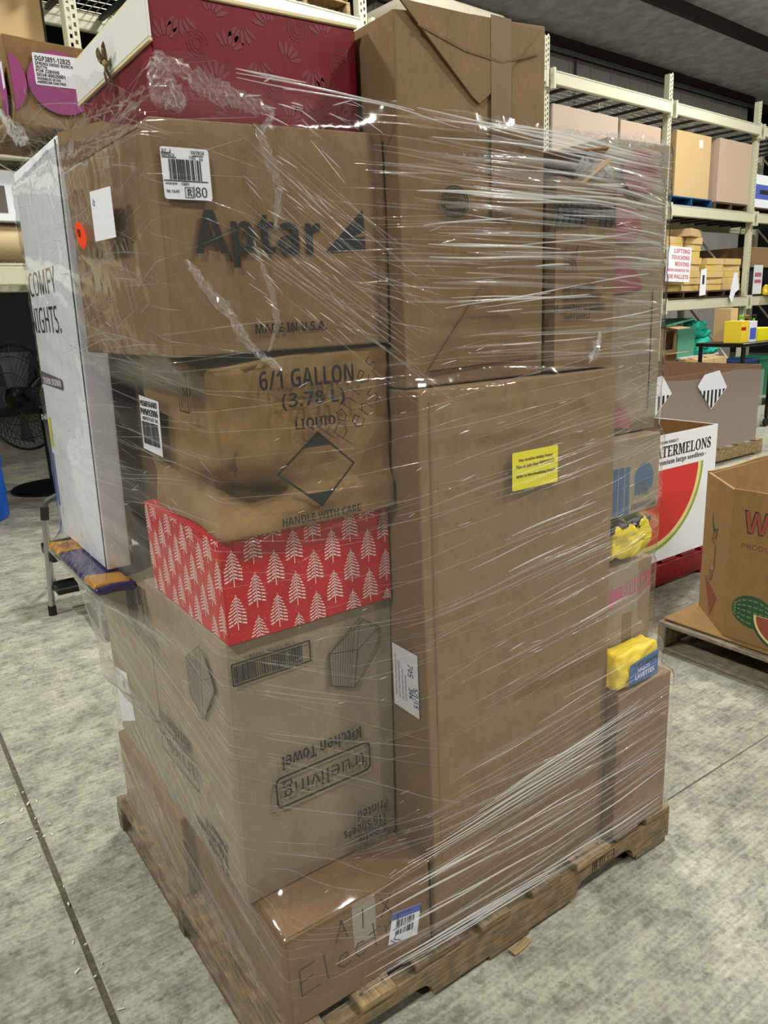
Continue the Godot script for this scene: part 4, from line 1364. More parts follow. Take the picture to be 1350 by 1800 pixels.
func build_wrap() -> void:
	wrap_table()
	var t = thing("stretch_wrap", "clear stretch film wound round the whole mixed pallet of cartons", "stretch wrap", Vector3(0.6, 0, -0.52))
	var o = t.position
	# the skin
	var st = SurfaceTool.new()
	st.begin(Mesh.PRIMITIVE_TRIANGLES)
	st.set_smooth_group(0)
	var nv = 110
	var ripple = noise(2.0, 91)
	for it in WRAP_COLS + 1:
		var a = TAU * it / WRAP_COLS
		var top = wrap_top(a)
		var foot = wrap_foot(a)
		for iv in nv + 1:
			var y = lerpf(foot, top, float(iv) / nv)
			var u = wrap_u[it]
			var v = y - pull_slope(u, y) * u
			var wob = ripple.get_noise_2d(u * 0.7, v * 14.0) * 0.004 + 0.001
			st.set_uv(Vector2(u, v))
			st.add_vertex(wrap_at(a, y, wob) - o)
	for it in WRAP_COLS:
		for iv in nv:
			var k = it * (nv + 1) + iv
			for id in [k, k + nv + 1, k + nv + 2, k, k + nv + 2, k + 1]:
				st.add_index(id)
	st.generate_normals()
	part("film", st.commit(), "film", t)

	# pulled folds: ridges where film is doubled
	var fs = SurfaceTool.new()
	fs.begin(Mesh.PRIMITIVE_TRIANGLES)
	var zones = [
		# count, x/z from, x/z to, y from, y to, slope from, slope to, length from, to, width from, to
		[120, "f", 0.42, 1.19, 1.34, 1.82, -0.07, 0.03, 0.15, 0.75, 0.0006, 0.0024],
		[46, "f", 0.40, 1.19, 1.64, 1.80, -0.10, 0.0, 0.3, 0.8, 0.0012, 0.0034],
		[40, "f", 0.95, 1.2, 1.15, 1.8, -0.35, 0.1, 0.06, 0.2, 0.0006, 0.0016],
		[110, "f", 0.30, 1.17, 0.15, 1.32, 0.06, 0.16, 0.12, 0.6, 0.0005, 0.0016],
		[30, "f", 0.30, 1.15, 0.20, 1.25, 0.08, 0.16, 0.3, 0.8, 0.0012, 0.0028],
		[46, "f", 0.10, 0.95, 0.13, 0.48, -0.04, 0.12, 0.25, 0.75, 0.0010, 0.0036],
		[60, "f", 0.04, 0.42, 0.36, 1.38, -0.02, 0.22, 0.05, 0.3, 0.0004, 0.0012],
		[34, "f", 0.0, 0.14, 1.52, 1.75, -0.85, -0.62, 0.08, 0.36, 0.0005, 0.0016],
		[16, "f", 0.16, 0.34, 1.44, 1.56, -0.5, -0.2, 0.05, 0.16, 0.0005, 0.0014],
		[46, "f", 0.2, 0.45, 1.5, 1.78, -0.08, 0.03, 0.1, 0.35, 0.0006, 0.0018],
		[34, "f", 0.36, 1.15, 1.40, 1.79, -0.06, 0.01, 0.2, 0.6, 0.0028, 0.0058],
		[110, "l", -0.98, -0.12, 0.18, 0.98, -0.55, -0.30, 0.12, 0.6, 0.0005, 0.0014],
		[80, "l", -0.95, -0.12, 1.0, 1.45, -0.22, 0.14, 0.08, 0.4, 0.0005, 0.0013],
		[170, "l", -0.95, -0.12, 1.42, 1.9, -0.5, 0.42, 0.05, 0.3, 0.0004, 0.0013],
		[60, "l", -1.1, -0.6, 0.95, 1.85, -0.2, 0.25, 0.05, 0.25, 0.0004, 0.0012],
	]
	var rr = RandomNumberGenerator.new()
	rr.seed = 404
	for q in zones:
		for k in q[0]:
			var c = rr.randf_range(q[2], q[3])
			var y = rr.randf_range(q[4], q[5])
			var a = wrap_angle(c, 0.02) if q[1] == "f" else wrap_angle(-0.01, c)
			add_fold(fs, a, y, rr.randf_range(q[6], q[7]), rr.randf_range(q[8], q[9]), rr.randf_range(q[10], q[11]), q[1] == "f", rr, o)
	var fold = part("film_folds", smooth_commit(fs), "film_fold", t)
	fold.set_meta("kind", "stuff")

	# thick pleats where many layers run together
	var bs = SurfaceTool.new()
	bs.begin(Mesh.PRIMITIVE_TRIANGLES)
	for q in [[34, 0.40, 1.0, 1.60, 1.80, -0.07, 0.02, 0.12, 0.5, 0.0008, 0.0032], [26, 0.40, 0.95, 1.34, 1.62, -0.03, 0.10, 0.08, 0.4, 0.0008, 0.0026], [14, 0.42, 0.95, 0.5, 1.25, 0.08, 0.16, 0.1, 0.35, 0.0008, 0.0022], [14, 0.10, 0.75, 0.13, 0.36, -0.04, 0.10, 0.2, 0.6, 0.001, 0.0034]]:
		for k in q[0]:
			add_fold(bs, wrap_angle(rr.randf_range(q[1], q[2]), 0.02), rr.randf_range(q[3], q[4]), rr.randf_range(q[5], q[6]), rr.randf_range(q[7], q[8]), rr.randf_range(q[9], q[10]), true, rr, o)
	for q in [[60, 0.0, 0.22, 1.42, 1.76, -1.1, -0.5, 0.008, 0.035, 0.0004, 0.0011], [40, 0.03, 0.4, 0.35, 1.35, -0.2, 0.6, 0.006, 0.02, 0.0004, 0.0010], [60, 0.42, 1.15, 0.6, 1.78, -0.1, 0.3, 0.008, 0.04, 0.0004, 0.0013], [24, 0.02, 0.3, 1.74, 1.83, -0.6, 0.6, 0.01, 0.04, 0.0005, 0.0014]]:
		for k in q[0]:
			add_fold(bs, wrap_angle(rr.randf_range(q[1], q[2]), 0.02), rr.randf_range(q[3], q[4]), rr.randf_range(q[5], q[6]), rr.randf_range(q[7], q[8]), rr.randf_range(q[9], q[10]), true, rr, o)
	for k in 60:
		add_fold(bs, wrap_angle(-0.01, rr.randf_range(-0.9, -0.12)), rr.randf_range(0.4, 1.85), rr.randf_range(-0.8, 0.5), rr.randf_range(0.008, 0.04), rr.randf_range(0.0004, 0.001), false, rr, o)
	for k in 9:
		var ra = wrap_angle(0.02, 0.0) if k < 3 else wrap_angle([0.42, 0.46, 0.55, 0.62, 0.70, 0.80][k - 3], 0.02)
		add_fold(bs, ra, wrap_top(ra) - 0.006 - 0.006 * (k % 3), -0.045 if k >= 3 else -0.12, [0.35, 0.3, 0.4, 0.7, 0.6, 0.5, 0.5, 0.4, 0.35][k], 0.0022 - 0.0003 * (k % 3), true, rr, o)
	for k in 12:
		var fa = wrap_angle(rr.randf_range(0.07, 0.5), 0.02)
		add_fold(bs, fa, wrap_foot(fa) + 0.005 + 0.003 * k, rr.randf_range(-0.004, 0.012), rr.randf_range(0.2, 0.6), rr.randf_range(0.001, 0.0026), true, rr, o)
	for k in 9:
		add_fold(bs, wrap_angle(0.22 + 0.05 * k, 0.02), 0.335 + 0.012 * k, 0.10 + 0.008 * k, 0.75 - 0.04 * k, 0.0012 + 0.0005 * (k % 4), true, rr, o)
	var pleat = part("film_pleats", smooth_commit(bs), "film_bundle", t)
	pleat.set_meta("kind", "stuff")

	# torn, crumpled shreds
	var tears = [
		[[Vector3(0.03, 1.835, -0.125), Vector3(0.06, 1.82, -0.12), Vector3(0.12, 1.79, -0.112), Vector3(0.20, 1.768, -0.095)], 0.035, 0.010],
		[[Vector3(0.03, 1.83, -0.13), Vector3(0.035, 1.79, -0.12), Vector3(0.06, 1.765, -0.105)], 0.05, 0.010],
		[[Vector3(0.20, 1.768, -0.095), Vector3(0.165, 1.735, -0.084), Vector3(0.184, 1.685, -0.084), Vector3(0.192, 1.66, -0.084), Vector3(0.18, 1.60, -0.084)], 0.02, 0.006],
		[[Vector3(0.03, 1.55, -0.084), Vector3(0.06, 1.505, -0.084), Vector3(0.09, 1.47, -0.082), Vector3(0.11, 1.43, -0.082), Vector3(0.13, 1.405, -0.075), Vector3(0.165, 1.38, -0.068)], 0.022, 0.007],
		[[Vector3(0.14, 1.58, -0.084), Vector3(0.165, 1.50, -0.084), Vector3(0.17, 1.45, -0.083), Vector3(0.15, 1.41, -0.082)], 0.012, 0.004],
		[[Vector3(0.83, 1.72, -0.06), Vector3(0.88, 1.73, -0.06), Vector3(0.93, 1.715, -0.05)], 0.05, 0.014],
		[[Vector3(0.86, 1.345, -0.03), Vector3(0.89, 1.37, -0.035), Vector3(0.90, 1.40, -0.036)], 0.05, 0.008],
		[[Vector3(0.84, 1.795, -0.09), Vector3(0.92, 1.79, -0.085), Vector3(1.02, 1.795, -0.077), Vector3(1.15, 1.795, -0.072)], 0.03, 0.008],
		[[Vector3(-0.02, 0.21, -0.93), Vector3(-0.03, 0.16, -0.93), Vector3(-0.025, 0.12, -0.93), Vector3(-0.012, 0.09, -0.92)], 0.028, 0.009],
		[[Vector3(-0.055, 1.90, -0.80), Vector3(-0.05, 1.86, -0.76), Vector3(-0.03, 1.825, -0.70)], 0.06, 0.009],
	]
	for q in tears:
		part("torn_shred", crinkle(q[0], q[1], q[2] * 1.3, rr, o), "film_torn", t)

	# papers stuck on the outside of the film
	var pw = print_shapes(t, "paper_note", "left", -0.0235, [PackedVector2Array([Vector2(-0.366, 1.602), Vector2(-0.246, 1.598), Vector2(-0.244, 1.674), Vector2(-0.362, 1.682)])], "paper", 0.0015, 0.0005)
	pw.set_meta("label", "blank white paper note stuck on the upper left film")
	print_shapes(t, "note_mark", "left", -0.0235, stroke([Vector2(-0.345, 1.668), Vector2(-0.350, 1.661), Vector2(-0.343, 1.657), Vector2(-0.338, 1.663), Vector2(-0.343, 1.665)], 0.0012), "ink_soft", 0.0024)
	var os = print_shapes(t, "orange_sticker", "left", -0.0235, [PackedVector2Array([Vector2(-0.487, 1.640), Vector2(-0.47, 1.645), Vector2(-0.452, 1.645), Vector2(-0.425, 1.628), Vector2(-0.418, 1.612), Vector2(-0.428, 1.602), Vector2(-0.448, 1.596), Vector2(-0.47, 1.605), Vector2(-0.482, 1.620)])], "sticker_orange", 0.0015, 0.0005)
	os.set_meta("label", "bright orange sticker with black scribble")
	print_shapes(t, "sticker_mark", "left", -0.0235, hand("451", Vector2(-0.473, 1.623), 0.012, Vector2(0.95, -0.3), 0.0016), "ink", 0.0024)


func add_fold(st: SurfaceTool, a: float, y: float, slope: float, len: float, w: float, front: bool, rr: RandomNumberGenerator, o: Vector3) -> void:
	var at = wrap_at(a - 0.5 * len / 0.75, y)
	if front and at.x > 0.76 and at.x < 0.97 and y > 1.36 and y < 1.69 and rr.randf() < 0.6:
		return
	var n = maxi(5, int(len / 0.018))
	var ds = len / n
	var pts = []
	var wave = rr.randf_range(0, TAU)
	for k in n + 1:
		pts.append(wrap_at(a, y, 0.0015))
		var p0 = wrap_at(a, y)
		var p1 = wrap_at(a - 0.004, y)
		a -= 0.004 * ds / maxf(p0.distance_to(p1), 1e-5)
		y += (slope + 0.03 * sin(wave + k * 0.35)) * ds
		if y > wrap_top(a) or y < wrap_foot(a) + 0.004:
			break
		if front and pts[-1].x > 1.2:
			break
	if pts.size() < 3:
		return
	var m = pts.size() - 1
	for k in m:
		var ring = []
		for e in 2:
			var i = k + e
			var d = (pts[mini(i + 1, m)] - pts[maxi(i - 1, 0)]).normalized()
			var outw = Vector3(pts[i].x - WRAP_C.x, 0, pts[i].z - WRAP_C.y)
			outw = Vector3(0, 0, 1) if absf(outw.z) > absf(outw.x) * 0.8 and outw.z > 0 else Vector3(-1, 0, 0) if outw.x < 0 else outw.normalized()
			var side = d.cross(outw).normalized()
			var f = sin(PI * clampf(float(i) / m, 0.02, 0.98))
			var hw = w * (0.25 + 0.75 * f)
			ring.append([pts[i] - side * hw - o, pts[i] - side * hw * 0.45 + outw * hw * 0.55 - o, pts[i] + side * hw * 0.45 + outw * hw * 0.55 - o, pts[i] + side * hw - o, side, outw])
		for c in 3:
			var quad = [[0, c], [1, c + 1], [0, c + 1], [0, c], [1, c], [1, c + 1]]
			for v in quad:
				var rg = ring[v[0]]
				var lean = [-0.85, -0.3, 0.3, 0.85][v[1]]
				st.set_normal((rg[5] + rg[4] * lean).normalized())
				st.add_vertex(rg[v[1]])


func smooth_commit(st: SurfaceTool) -> ArrayMesh:
	return st.commit()


func crinkle(path: Array, w: float, amp: float, rr: RandomNumberGenerator, o: Vector3) -> ArrayMesh:
	var st = SurfaceTool.new()
	st.begin(Mesh.PRIMITIVE_TRIANGLES)
	st.set_smooth_group(-1)
	var pts = []
	for k in path.size() - 1:
		var n = maxi(2, int(path[k].distance_to(path[k + 1]) / 0.0045))
		for i in n:
			pts.append(path[k].lerp(path[k + 1], float(i) / n))
	pts.append(path[-1])
	var grid = []
	var across_n = 9
	for i in pts.size():
		var d = (pts[mini(i + 1, pts.size() - 1)] - pts[maxi(i - 1, 0)]).normalized()
		var outw = (pts[i] - Vector3(WRAP_C.x, pts[i].y, WRAP_C.y)).normalized()
		var side = d.cross(outw).normalized()
		var ww = w * rr.randf_range(0.5, 1.1) * (0.4 + 0.6 * sin(PI * (i + 0.5) / pts.size()))
		var row = []
		for c in across_n + 1:
			var f = float(c) / across_n - 0.5
			row.append(pts[i] + side * (ww * f + rr.randf_range(-1, 1) * w * 0.08) + outw * (0.003 + amp * rr.randf()) + d * rr.randf_range(-0.003, 0.003) - o)
		grid.append(row)
	for i in grid.size() - 1:
		for c in across_n:
			for v in [grid[i][c], grid[i + 1][c], grid[i + 1][c + 1], grid[i][c], grid[i + 1][c + 1], grid[i][c + 1]]:
				st.add_vertex(v)
	st.generate_normals()
	return st.commit()


# ------------------------------------------------------------------ produce bins and the boxed pallet behind
func decal(parent: Node3D, n: String, xf: Transform3D, polys: Array, m, lift := 0.001) -> MeshInstance3D:
	var st = SurfaceTool.new()
	st.begin(Mesh.PRIMITIVE_TRIANGLES)
	for p in polys:
		add_prism(st, p, 0.0004, Transform3D.IDENTITY)
	st.generate_normals()
	return part(n, st.commit(), m, parent, xf.origin + xf.basis.z * lift, xf.basis)


func octagon(x0: float, x1: float, z0: float, z1: float, cx: float, cz: float) -> Array:
	return [Vector2(x0 + cx, z0), Vector2(x1 - cx, z0), Vector2(x1, z0 + cz), Vector2(x1, z1 - cz), Vector2(x1 - cx, z1), Vector2(x0 + cx, z1), Vector2(x0, z1 - cz), Vector2(x0, z0 + cz)]


func wall_ring(outer: Array, high: float, th: float, wave := 0.0, skip := -1) -> ArrayMesh:
	# upright board folded round a closed outline; outline in x, z
	var st = SurfaceTool.new()
	st.begin(Mesh.PRIMITIVE_TRIANGLES)
	st.set_smooth_group(-1)
	var mid = Vector2.ZERO
	for p in outer:
		mid += p / outer.size()
	for i in outer.size():
		if i == skip:
			continue
		var a = outer[i]
		var b = outer[(i + 1) % outer.size()]
		var n = Vector2((b - a).y, -(b - a).x).normalized()
		if n.dot(a - mid) < 0:
			n = -n
		var ai = a - (a - mid).normalized() * th * 1.1
		var bi = b - (b - mid).normalized() * th * 1.1
		var steps = 8
		for k in steps:
			var f0 = float(k) / steps
			var f1 = float(k + 1) / steps
			var h0 = high + wave * sin((i + f0) * 9.0)
			var h1 = high + wave * sin((i + f1) * 9.0)
			var o0 = a.lerp(b, f0)
			var o1 = a.lerp(b, f1)
			var i0 = ai.lerp(bi, f0)
			var i1 = ai.lerp(bi, f1)
			var inside = Vector3((o0.x + i0.x + o1.x + i1.x) / 4, high / 2, (o0.y + i0.y + o1.y + i1.y) / 4)
			face4(st, Vector3(o0.x, 0, o0.y), Vector3(o1.x, 0, o1.y), Vector3(o1.x, h1, o1.y), Vector3(o0.x, h0, o0.y), inside)
			face4(st, Vector3(i0.x, 0, i0.y), Vector3(i1.x, 0, i1.y), Vector3(i1.x, h1, i1.y), Vector3(i0.x, h0, i0.y), inside)
			face4(st, Vector3(o0.x, h0, o0.y), Vector3(o1.x, h1, o1.y), Vector3(i1.x, h1, i1.y), Vector3(i0.x, h0, i0.y), inside + Vector3(0, -9, 0))
	st.generate_normals()
	return st.commit()


func build_bins() -> void:
	# white melon bin on a red pallet
	simple_pallet("red_pallet", "glossy red pallet under the white watermelon bin", Vector3(2.74, 0, -1.72), 0.0, 1.16, 1.08, "wood_red", "", 0.148)
	var w = thing("melon_bin", "white cardboard bin printed with a large watermelon slice, on the red pallet", "bin", Vector3(2.74, 0.15, -1.72))
	var oc = octagon(-0.56, 0.555, -0.53, 0.53, 0.0, 0.0)
	oc = [Vector2(-0.5, -0.53), Vector2(0.42, -0.53), Vector2(0.555, -0.40), Vector2(0.555, 0.53), Vector2(-0.5, 0.53), Vector2(-0.56, 0.45), Vector2(-0.56, -0.45)]
	part("body", wall_ring(oc, 0.66, 0.004), "bin_white", w)
	var oi = []
	for p in oc:
		oi.append(p * (1.0 - 0.0095))
	part("liner", wall_ring(oi, 0.657, 0.005), "inside_board", w)
	part("bottom", cbox(Vector3(1.08, 0.005, 1.02), 0.001), "inside_board", w, Vector3(0, 0.001, 0))
	var fx = Transform3D(Basis.IDENTITY, Vector3(-2.74, -0.15, 0.53))
	var clip = rect(2.19, 0.165, 3.288, 0.80)
	for q in [[0.445, "melon_rind"], [0.425, "melon_pale"], [0.40, "melon_red"]]:
		var disc = ellipse(Vector2(2.735, 0.632), q[0], q[0] * 0.96, 40, PI, TAU)
		var shapes = Geometry2D.intersect_polygons(disc, clip)
		decal(w, "printed_slice", fx, shapes, q[1], 0.001 + (0.445 - q[0]) * 0.02)
	for q in [["WATERMELONS", 2.70, 3.238, 0.694, 0.752, "ink", serif], ["premium large seedless -", 2.765, 3.20, 0.650, 0.682, "ink_soft", serif], ["FARM DIRECT", 2.80, 2.95, 0.764, 0.778, "ink_grey", bold]]:
		print_text(w, q[0], "front", -1.19, q[1], q[2], q[3], q[4], q[5], q[6], 0.0, 0.0012)

	# brown melon bin on a grey pallet with a slip sheet
	simple_pallet("grey_pallet", "worn grey pallet under the brown watermelon bin", Vector3(2.82, 0, -0.16), 0.0, 1.18, 1.2, "wood_bin", "", 0.128)
	var sheet = thing("slip_sheet", "brown cardboard slip sheet between the grey pallet and the brown bin", "cardboard sheet", Vector3(2.83, 0.133, -0.165))
	part("sheet", rounded_carton(Vector3(1.15, 0.007, 1.17), 0.002, 12, func(p: Vector3): return p + Vector3(0, maxf(0.0, 0.0015 * sin(p.x * 7.0 + 2.0)), 0)), "bin_board", sheet)
	var b = thing("melon_bin", "brown octagonal bin with printed watermelons at the right edge of the picture", "bin", Vector3(2.83, 0.1425, -0.165))
	var o8 = [Vector2(-0.557, -0.324), Vector2(-0.345, -0.567), Vector2(0.345, -0.567), Vector2(0.557, -0.324), Vector2(0.557, 0.324), Vector2(0.345, 0.567), Vector2(-0.345, 0.567), Vector2(-0.557, 0.324)]
	part("body", wall_ring(o8, 0.605, 0.008, 0.004, 0), "bin_board", b)
	var oi8 = []
	for p in o8:
		oi8.append(p * 0.983)
	part("liner", wall_ring(oi8, 0.597, 0.006, 0.0, 0), "bin_board", b)
	part("bottom", cbox(Vector3(0.9, 0.004, 0.9), 0.001), "bin_board", b, Vector3(0, 0.001, 0))
	var off = Vector3(2.83, 0.1425, -0.165)
	var lf = Transform3D(frame_basis("left"), Vector3(2.273, 0, 0) - off)
	for q in [["WATERMELONS", "ink_soft", 0.0012, 0.0], ["WATERMELONS", "melon_flesh", 0.0022, 0.005]]:
		print_text(b, q[0], "left", 2.273, -0.438 + q[3], 0.32 - q[3], 0.584 + q[3], 0.677 - q[3], q[1], bold, 0.0, q[2])
	print_text(b, "PRODUCT OF USA", "left", 2.273, -0.44, -0.16, 0.525, 0.545, "ink_maroon", sans, 0.0, 0.0012)
	for q in [[-0.375, 0.275, 0.085, 0.066], [-0.20, 0.33, 0.10, 0.08]]:
		decal(b, "printed_melon", lf, [ellipse(Vector2(q[0], q[1]), q[2], q[3], 28)], "melon_green", 0.001)
		for k in 5:
			var f = (k - 2) * 0.36
			var pts = []
			for i in 9:
				var t = -1.2 + 2.4 * i / 8.0
				pts.append(Vector2(q[0] + sin(t) * q[2] * 0.95, q[1] + cos(t) * q[3] * f))
			decal(b, "melon_stripe", lf, stroke(pts, 0.006), "melon_light", 0.0016)
	decal(b, "printed_slice", lf, [ellipse(Vector2(-0.23, 0.27), 0.15, 0.13, 28, PI, TAU)], "melon_green", 0.0024)
	decal(b, "printed_slice", lf, [ellipse(Vector2(-0.23, 0.27), 0.138, 0.118, 28, PI, TAU)], "melon_pale", 0.0030)
	decal(b, "printed_slice", lf, [ellipse(Vector2(-0.23, 0.268), 0.128, 0.106, 28, PI, TAU)], "melon_flesh", 0.0036)
	# prints, hand hole and torn tape on the slanted face
	var dir = Vector3(-0.657, 0, 0.754)
	var cf = Transform3D(Basis(dir, Vector3.UP, Vector3(-0.754, 0, -0.657)), Vector3(2.485, 0, -0.732) - off)
	decal(b, "printed_wedge", cf, [PackedVector2Array([Vector2(0.11, 0.60), Vector2(0.125, 0.555), Vector2(0.155, 0.535), Vector2(0.185, 0.55), Vector2(0.165, 0.515), Vector2(0.135, 0.512), Vector2(0.112, 0.545)])], "melon_green", 0.001)
	decal(b, "printed_triangle", cf, [PackedVector2Array([Vector2(0.06, 0.31), Vector2(0.22, 0.26), Vector2(0.15, 0.16)])], "ink_maroon", 0.001)
	# the slanted side is built of strips round an open hand hole
	var hs = SurfaceTool.new()
	hs.begin(Mesh.PRIMITIVE_TRIANGLES)
	for q in [rect(0.0, 0.1425, 0.125, 0.745), rect(0.15, 0.1425, 0.3225, 0.745), rect(0.125, 0.1425, 0.15, 0.36), rect(0.125, 0.48, 0.15, 0.745)]:
		add_prism(hs, q, 0.012, Transform3D(Basis.IDENTITY, Vector3(0, 0, -0.012)))
	hs.generate_normals()
	part("slanted_side", hs.commit(), "bin_board", b, cf.origin, cf.basis)
	decal(b, "torn_tape", cf, [PackedVector2Array([Vector2(0.11, 0.48), Vector2(0.17, 0.505), Vector2(0.175, 0.54), Vector2(0.12, 0.51)]), PackedVector2Array([Vector2(0.155, 0.36), Vector2(0.17, 0.37), Vector2(0.168, 0.47), Vector2(0.156, 0.475)]), PackedVector2Array([Vector2(0.11, 0.30), Vector2(0.15, 0.32), Vector2(0.155, 0.36), Vector2(0.11, 0.35)])], "tape_brown", 0.0016)

	# wrapped open carton with diamond labels farther back
	simple_pallet("pale_pallet", "pale wooden pallet under the big film-wrapped open carton", Vector3(5.62, 0, -3.28), 0.0, 1.9, 1.16, "wood_pale", "", 0.14)
	var g = thing("bulk_carton", "big open film-wrapped carton with striped diamond labels, behind the white bin", "box", Vector3(5.6, 0.146, -3.28))
	part("body", wall_ring([Vector2(-0.87, -0.56), Vector2(0.87, -0.56), Vector2(0.87, 0.56), Vector2(-0.87, 0.56)], 0.69, 0.012), "brown_board", g)
	part("film", wall_ring([Vector2(-0.89, -0.58), Vector2(0.89, -0.58), Vector2(0.89, 0.58), Vector2(-0.89, 0.58)], 0.66, 0.001, 0.02), "film_far", g)
	part("bottom", cbox(Vector3(1.7, 0.006, 1.08), 0.001), "brown_board", g, Vector3(0, 0.001, 0))
	var gf = Transform3D(Basis.IDENTITY, Vector3(-5.6, -0.1415, 0.583))
	for q in [[5.665, 0.0], [4.86, 0.02]]:
		var c = Vector2(q[0], 0.68 + q[1])
		decal(g, "diamond_label", gf, [PackedVector2Array([c + Vector2(-0.22, 0.045), c + Vector2(-0.13, 0.135), c + Vector2(0.09, 0.155), c + Vector2(0.225, 0.0), c + Vector2(0.0, -0.175)])], "paper", 0.001)
		var stripes = []
		for k in 7:
			var x = -0.19 + k * 0.058
			stripes.append_array(Geometry2D.intersect_polygons(rect(c.x + x, c.y - 0.2, c.x + x + 0.028, c.y + 0.0), PackedVector2Array([c + Vector2(-0.19, 0.0), c + Vector2(0.205, -0.01), c + Vector2(0.0, -0.165)])))
		decal(g, "label_stripes", gf, stripes, "ink", 0.0022)


# ------------------------------------------------------------------ pallet rack
func post_mesh(high: float) -> ArrayMesh:
	# perforated rack post: flanges, a centre strip and rungs between open slots
	var st = SurfaceTool.new()
	st.begin(Mesh.PRIMITIVE_TRIANGLES)
	var w = 0.08
	for x in [-w / 2 + 0.008, 0.0, w / 2 - 0.008]:
		add_cbox(st, Transform3D(Basis.IDENTITY, Vector3(x, high / 2, 0)), Vector3(0.014, high, 0.004), 0.001)
	for x in [-w / 2, w / 2]:
		add_cbox(st, Transform3D(Basis.IDENTITY, Vector3(x, high / 2, -0.035)), Vector3(0.004, high, 0.07), 0.001)
	var k = 0
	while k * 0.05 < high:
		for c in 2:
			add_cbox(st, Transform3D(Basis.IDENTITY, Vector3([-0.018, 0.018][c], k * 0.05 + 0.0125 + c * 0.02, -0.001)), Vector3(0.026, 0.026, 0.003), 0.0005)
		k += 1
	st.generate_normals()
	return st.commit()


func deck_mesh(len: float, deep: float) -> ArrayMesh:
	var st = SurfaceTool.new()
	st.begin(Mesh.PRIMITIVE_TRIANGLES)
	st.set_smooth_group(-1)
	var n = int(len / 0.06)
	for k in n + 1:
		var x = -len / 2 + len * k / n
		add_cbox(st, Transform3D(Basis.IDENTITY, Vector3(x, 0.012, -deep / 2)), Vector3(0.006, 0.006, deep), 0.001)
		add_cbox(st, Transform3D(Basis.IDENTITY, Vector3(x, -0.012, 0.004)), Vector3(0.006, 0.05, 0.006), 0.001)
	for k in 11:
		add_cbox(st, Transform3D(Basis.IDENTITY, Vector3(0, 0.006, -deep * k / 10.0)), Vector3(len, 0.006, 0.006), 0.001)
	st.generate_normals()
	return st.commit()


func build_rack() -> void:
	var r = thing("pallet_rack", "long row of cream steel pallet racking with wire decks behind the load", "rack", RACK_AT, RACK_TURN)
	var deep = 1.07
	var bay = 2.44
	var pm = post_mesh(4.08)
	var dm = deck_mesh(bay - 0.1, deep - 0.03)
	for k in range(-1, 6):
		var x = k * bay
		for z in [0.0, -deep + 0.07]:
			var p = part("post", pm, "rack_cream", r, Vector3(x, 0.012, z))
			part("foot_plate", cbox(Vector3(0.13, 0.012, 0.13), 0.002), "rack_cream", p, Vector3(0, -0.012, -0.035))
		for j in 4:
			var y = 0.3 + j * 1.15
			part("brace", cbox(Vector3(0.03, 0.035, deep - 0.15), 0.004), "rack_cream", r, Vector3(x, y, -deep / 2))
			var a = Vector3(x, y + 0.05, -0.08)
			var b = Vector3(x, minf(y + 1.1, 4.0), -deep + 0.08)
			part("brace", tube([a, b], 0.016, 6), "rack_cream", r)
	for k in range(-1, 5):
		var x = (k + 0.5) * bay
		for y in ([1.78, 2.53, 3.70] if k == -1 else [1.35, 2.53, 3.70]):
			for z in [0.03, -deep + 0.04]:
				var bm = part("beam", cbox(Vector3(bay - 0.085, 0.12, 0.05), 0.008), "rack_cream", r, Vector3(x, y - 0.06, z))
				part("step_lip", cbox(Vector3(bay - 0.09, 0.012, 0.02), 0.002), "rack_cream", bm, Vector3(0, 0.12, 0.015))
				for s in [-1, 1]:
					part("connector", cbox(Vector3(0.035, 0.2, 0.055), 0.003), "rack_cream", bm, Vector3(s * (bay / 2 - 0.06), -0.04, 0.003))
			for j in 6:
				part("deck_channel", cbox(Vector3(0.04, 0.03, deep - 0.09), 0.003), "dark_channel", r, Vector3(x - 1.0 + j * 0.4, y + 0.022, -deep / 2 + 0.03))
			var dk = part("wire_deck", dm, "wire", r, Vector3(x, y + 0.068, 0.045))
			dk.set_meta("kind", "stuff")


func rcarton(n: String, label: String, s0: float, s1: float, y0: float, y1: float, o0: float, o1: float, m: String, group := "", deform = null) -> Node3D:
	var t = thing(n, label, "box", rk((s0 + s1) / 2, y0, (o0 + o1) / 2), RACK_TURN, group)
	part("body", rounded_carton(Vector3(s1 - s0, y1 - y0, o1 - o0), 0.005, 3, deform), m, t)
	return t


func rpallet(n: String, label: String, s0: float, s1: float, y: float, o0: float, o1: float, m: String, high := 0.12) -> Node3D:
	return simple_pallet(n, label, rk((s0 + s1) / 2, y, (o0 + o1) / 2), RACK_TURN + PI / 2, o1 - o0, s1 - s0, m, "", high)


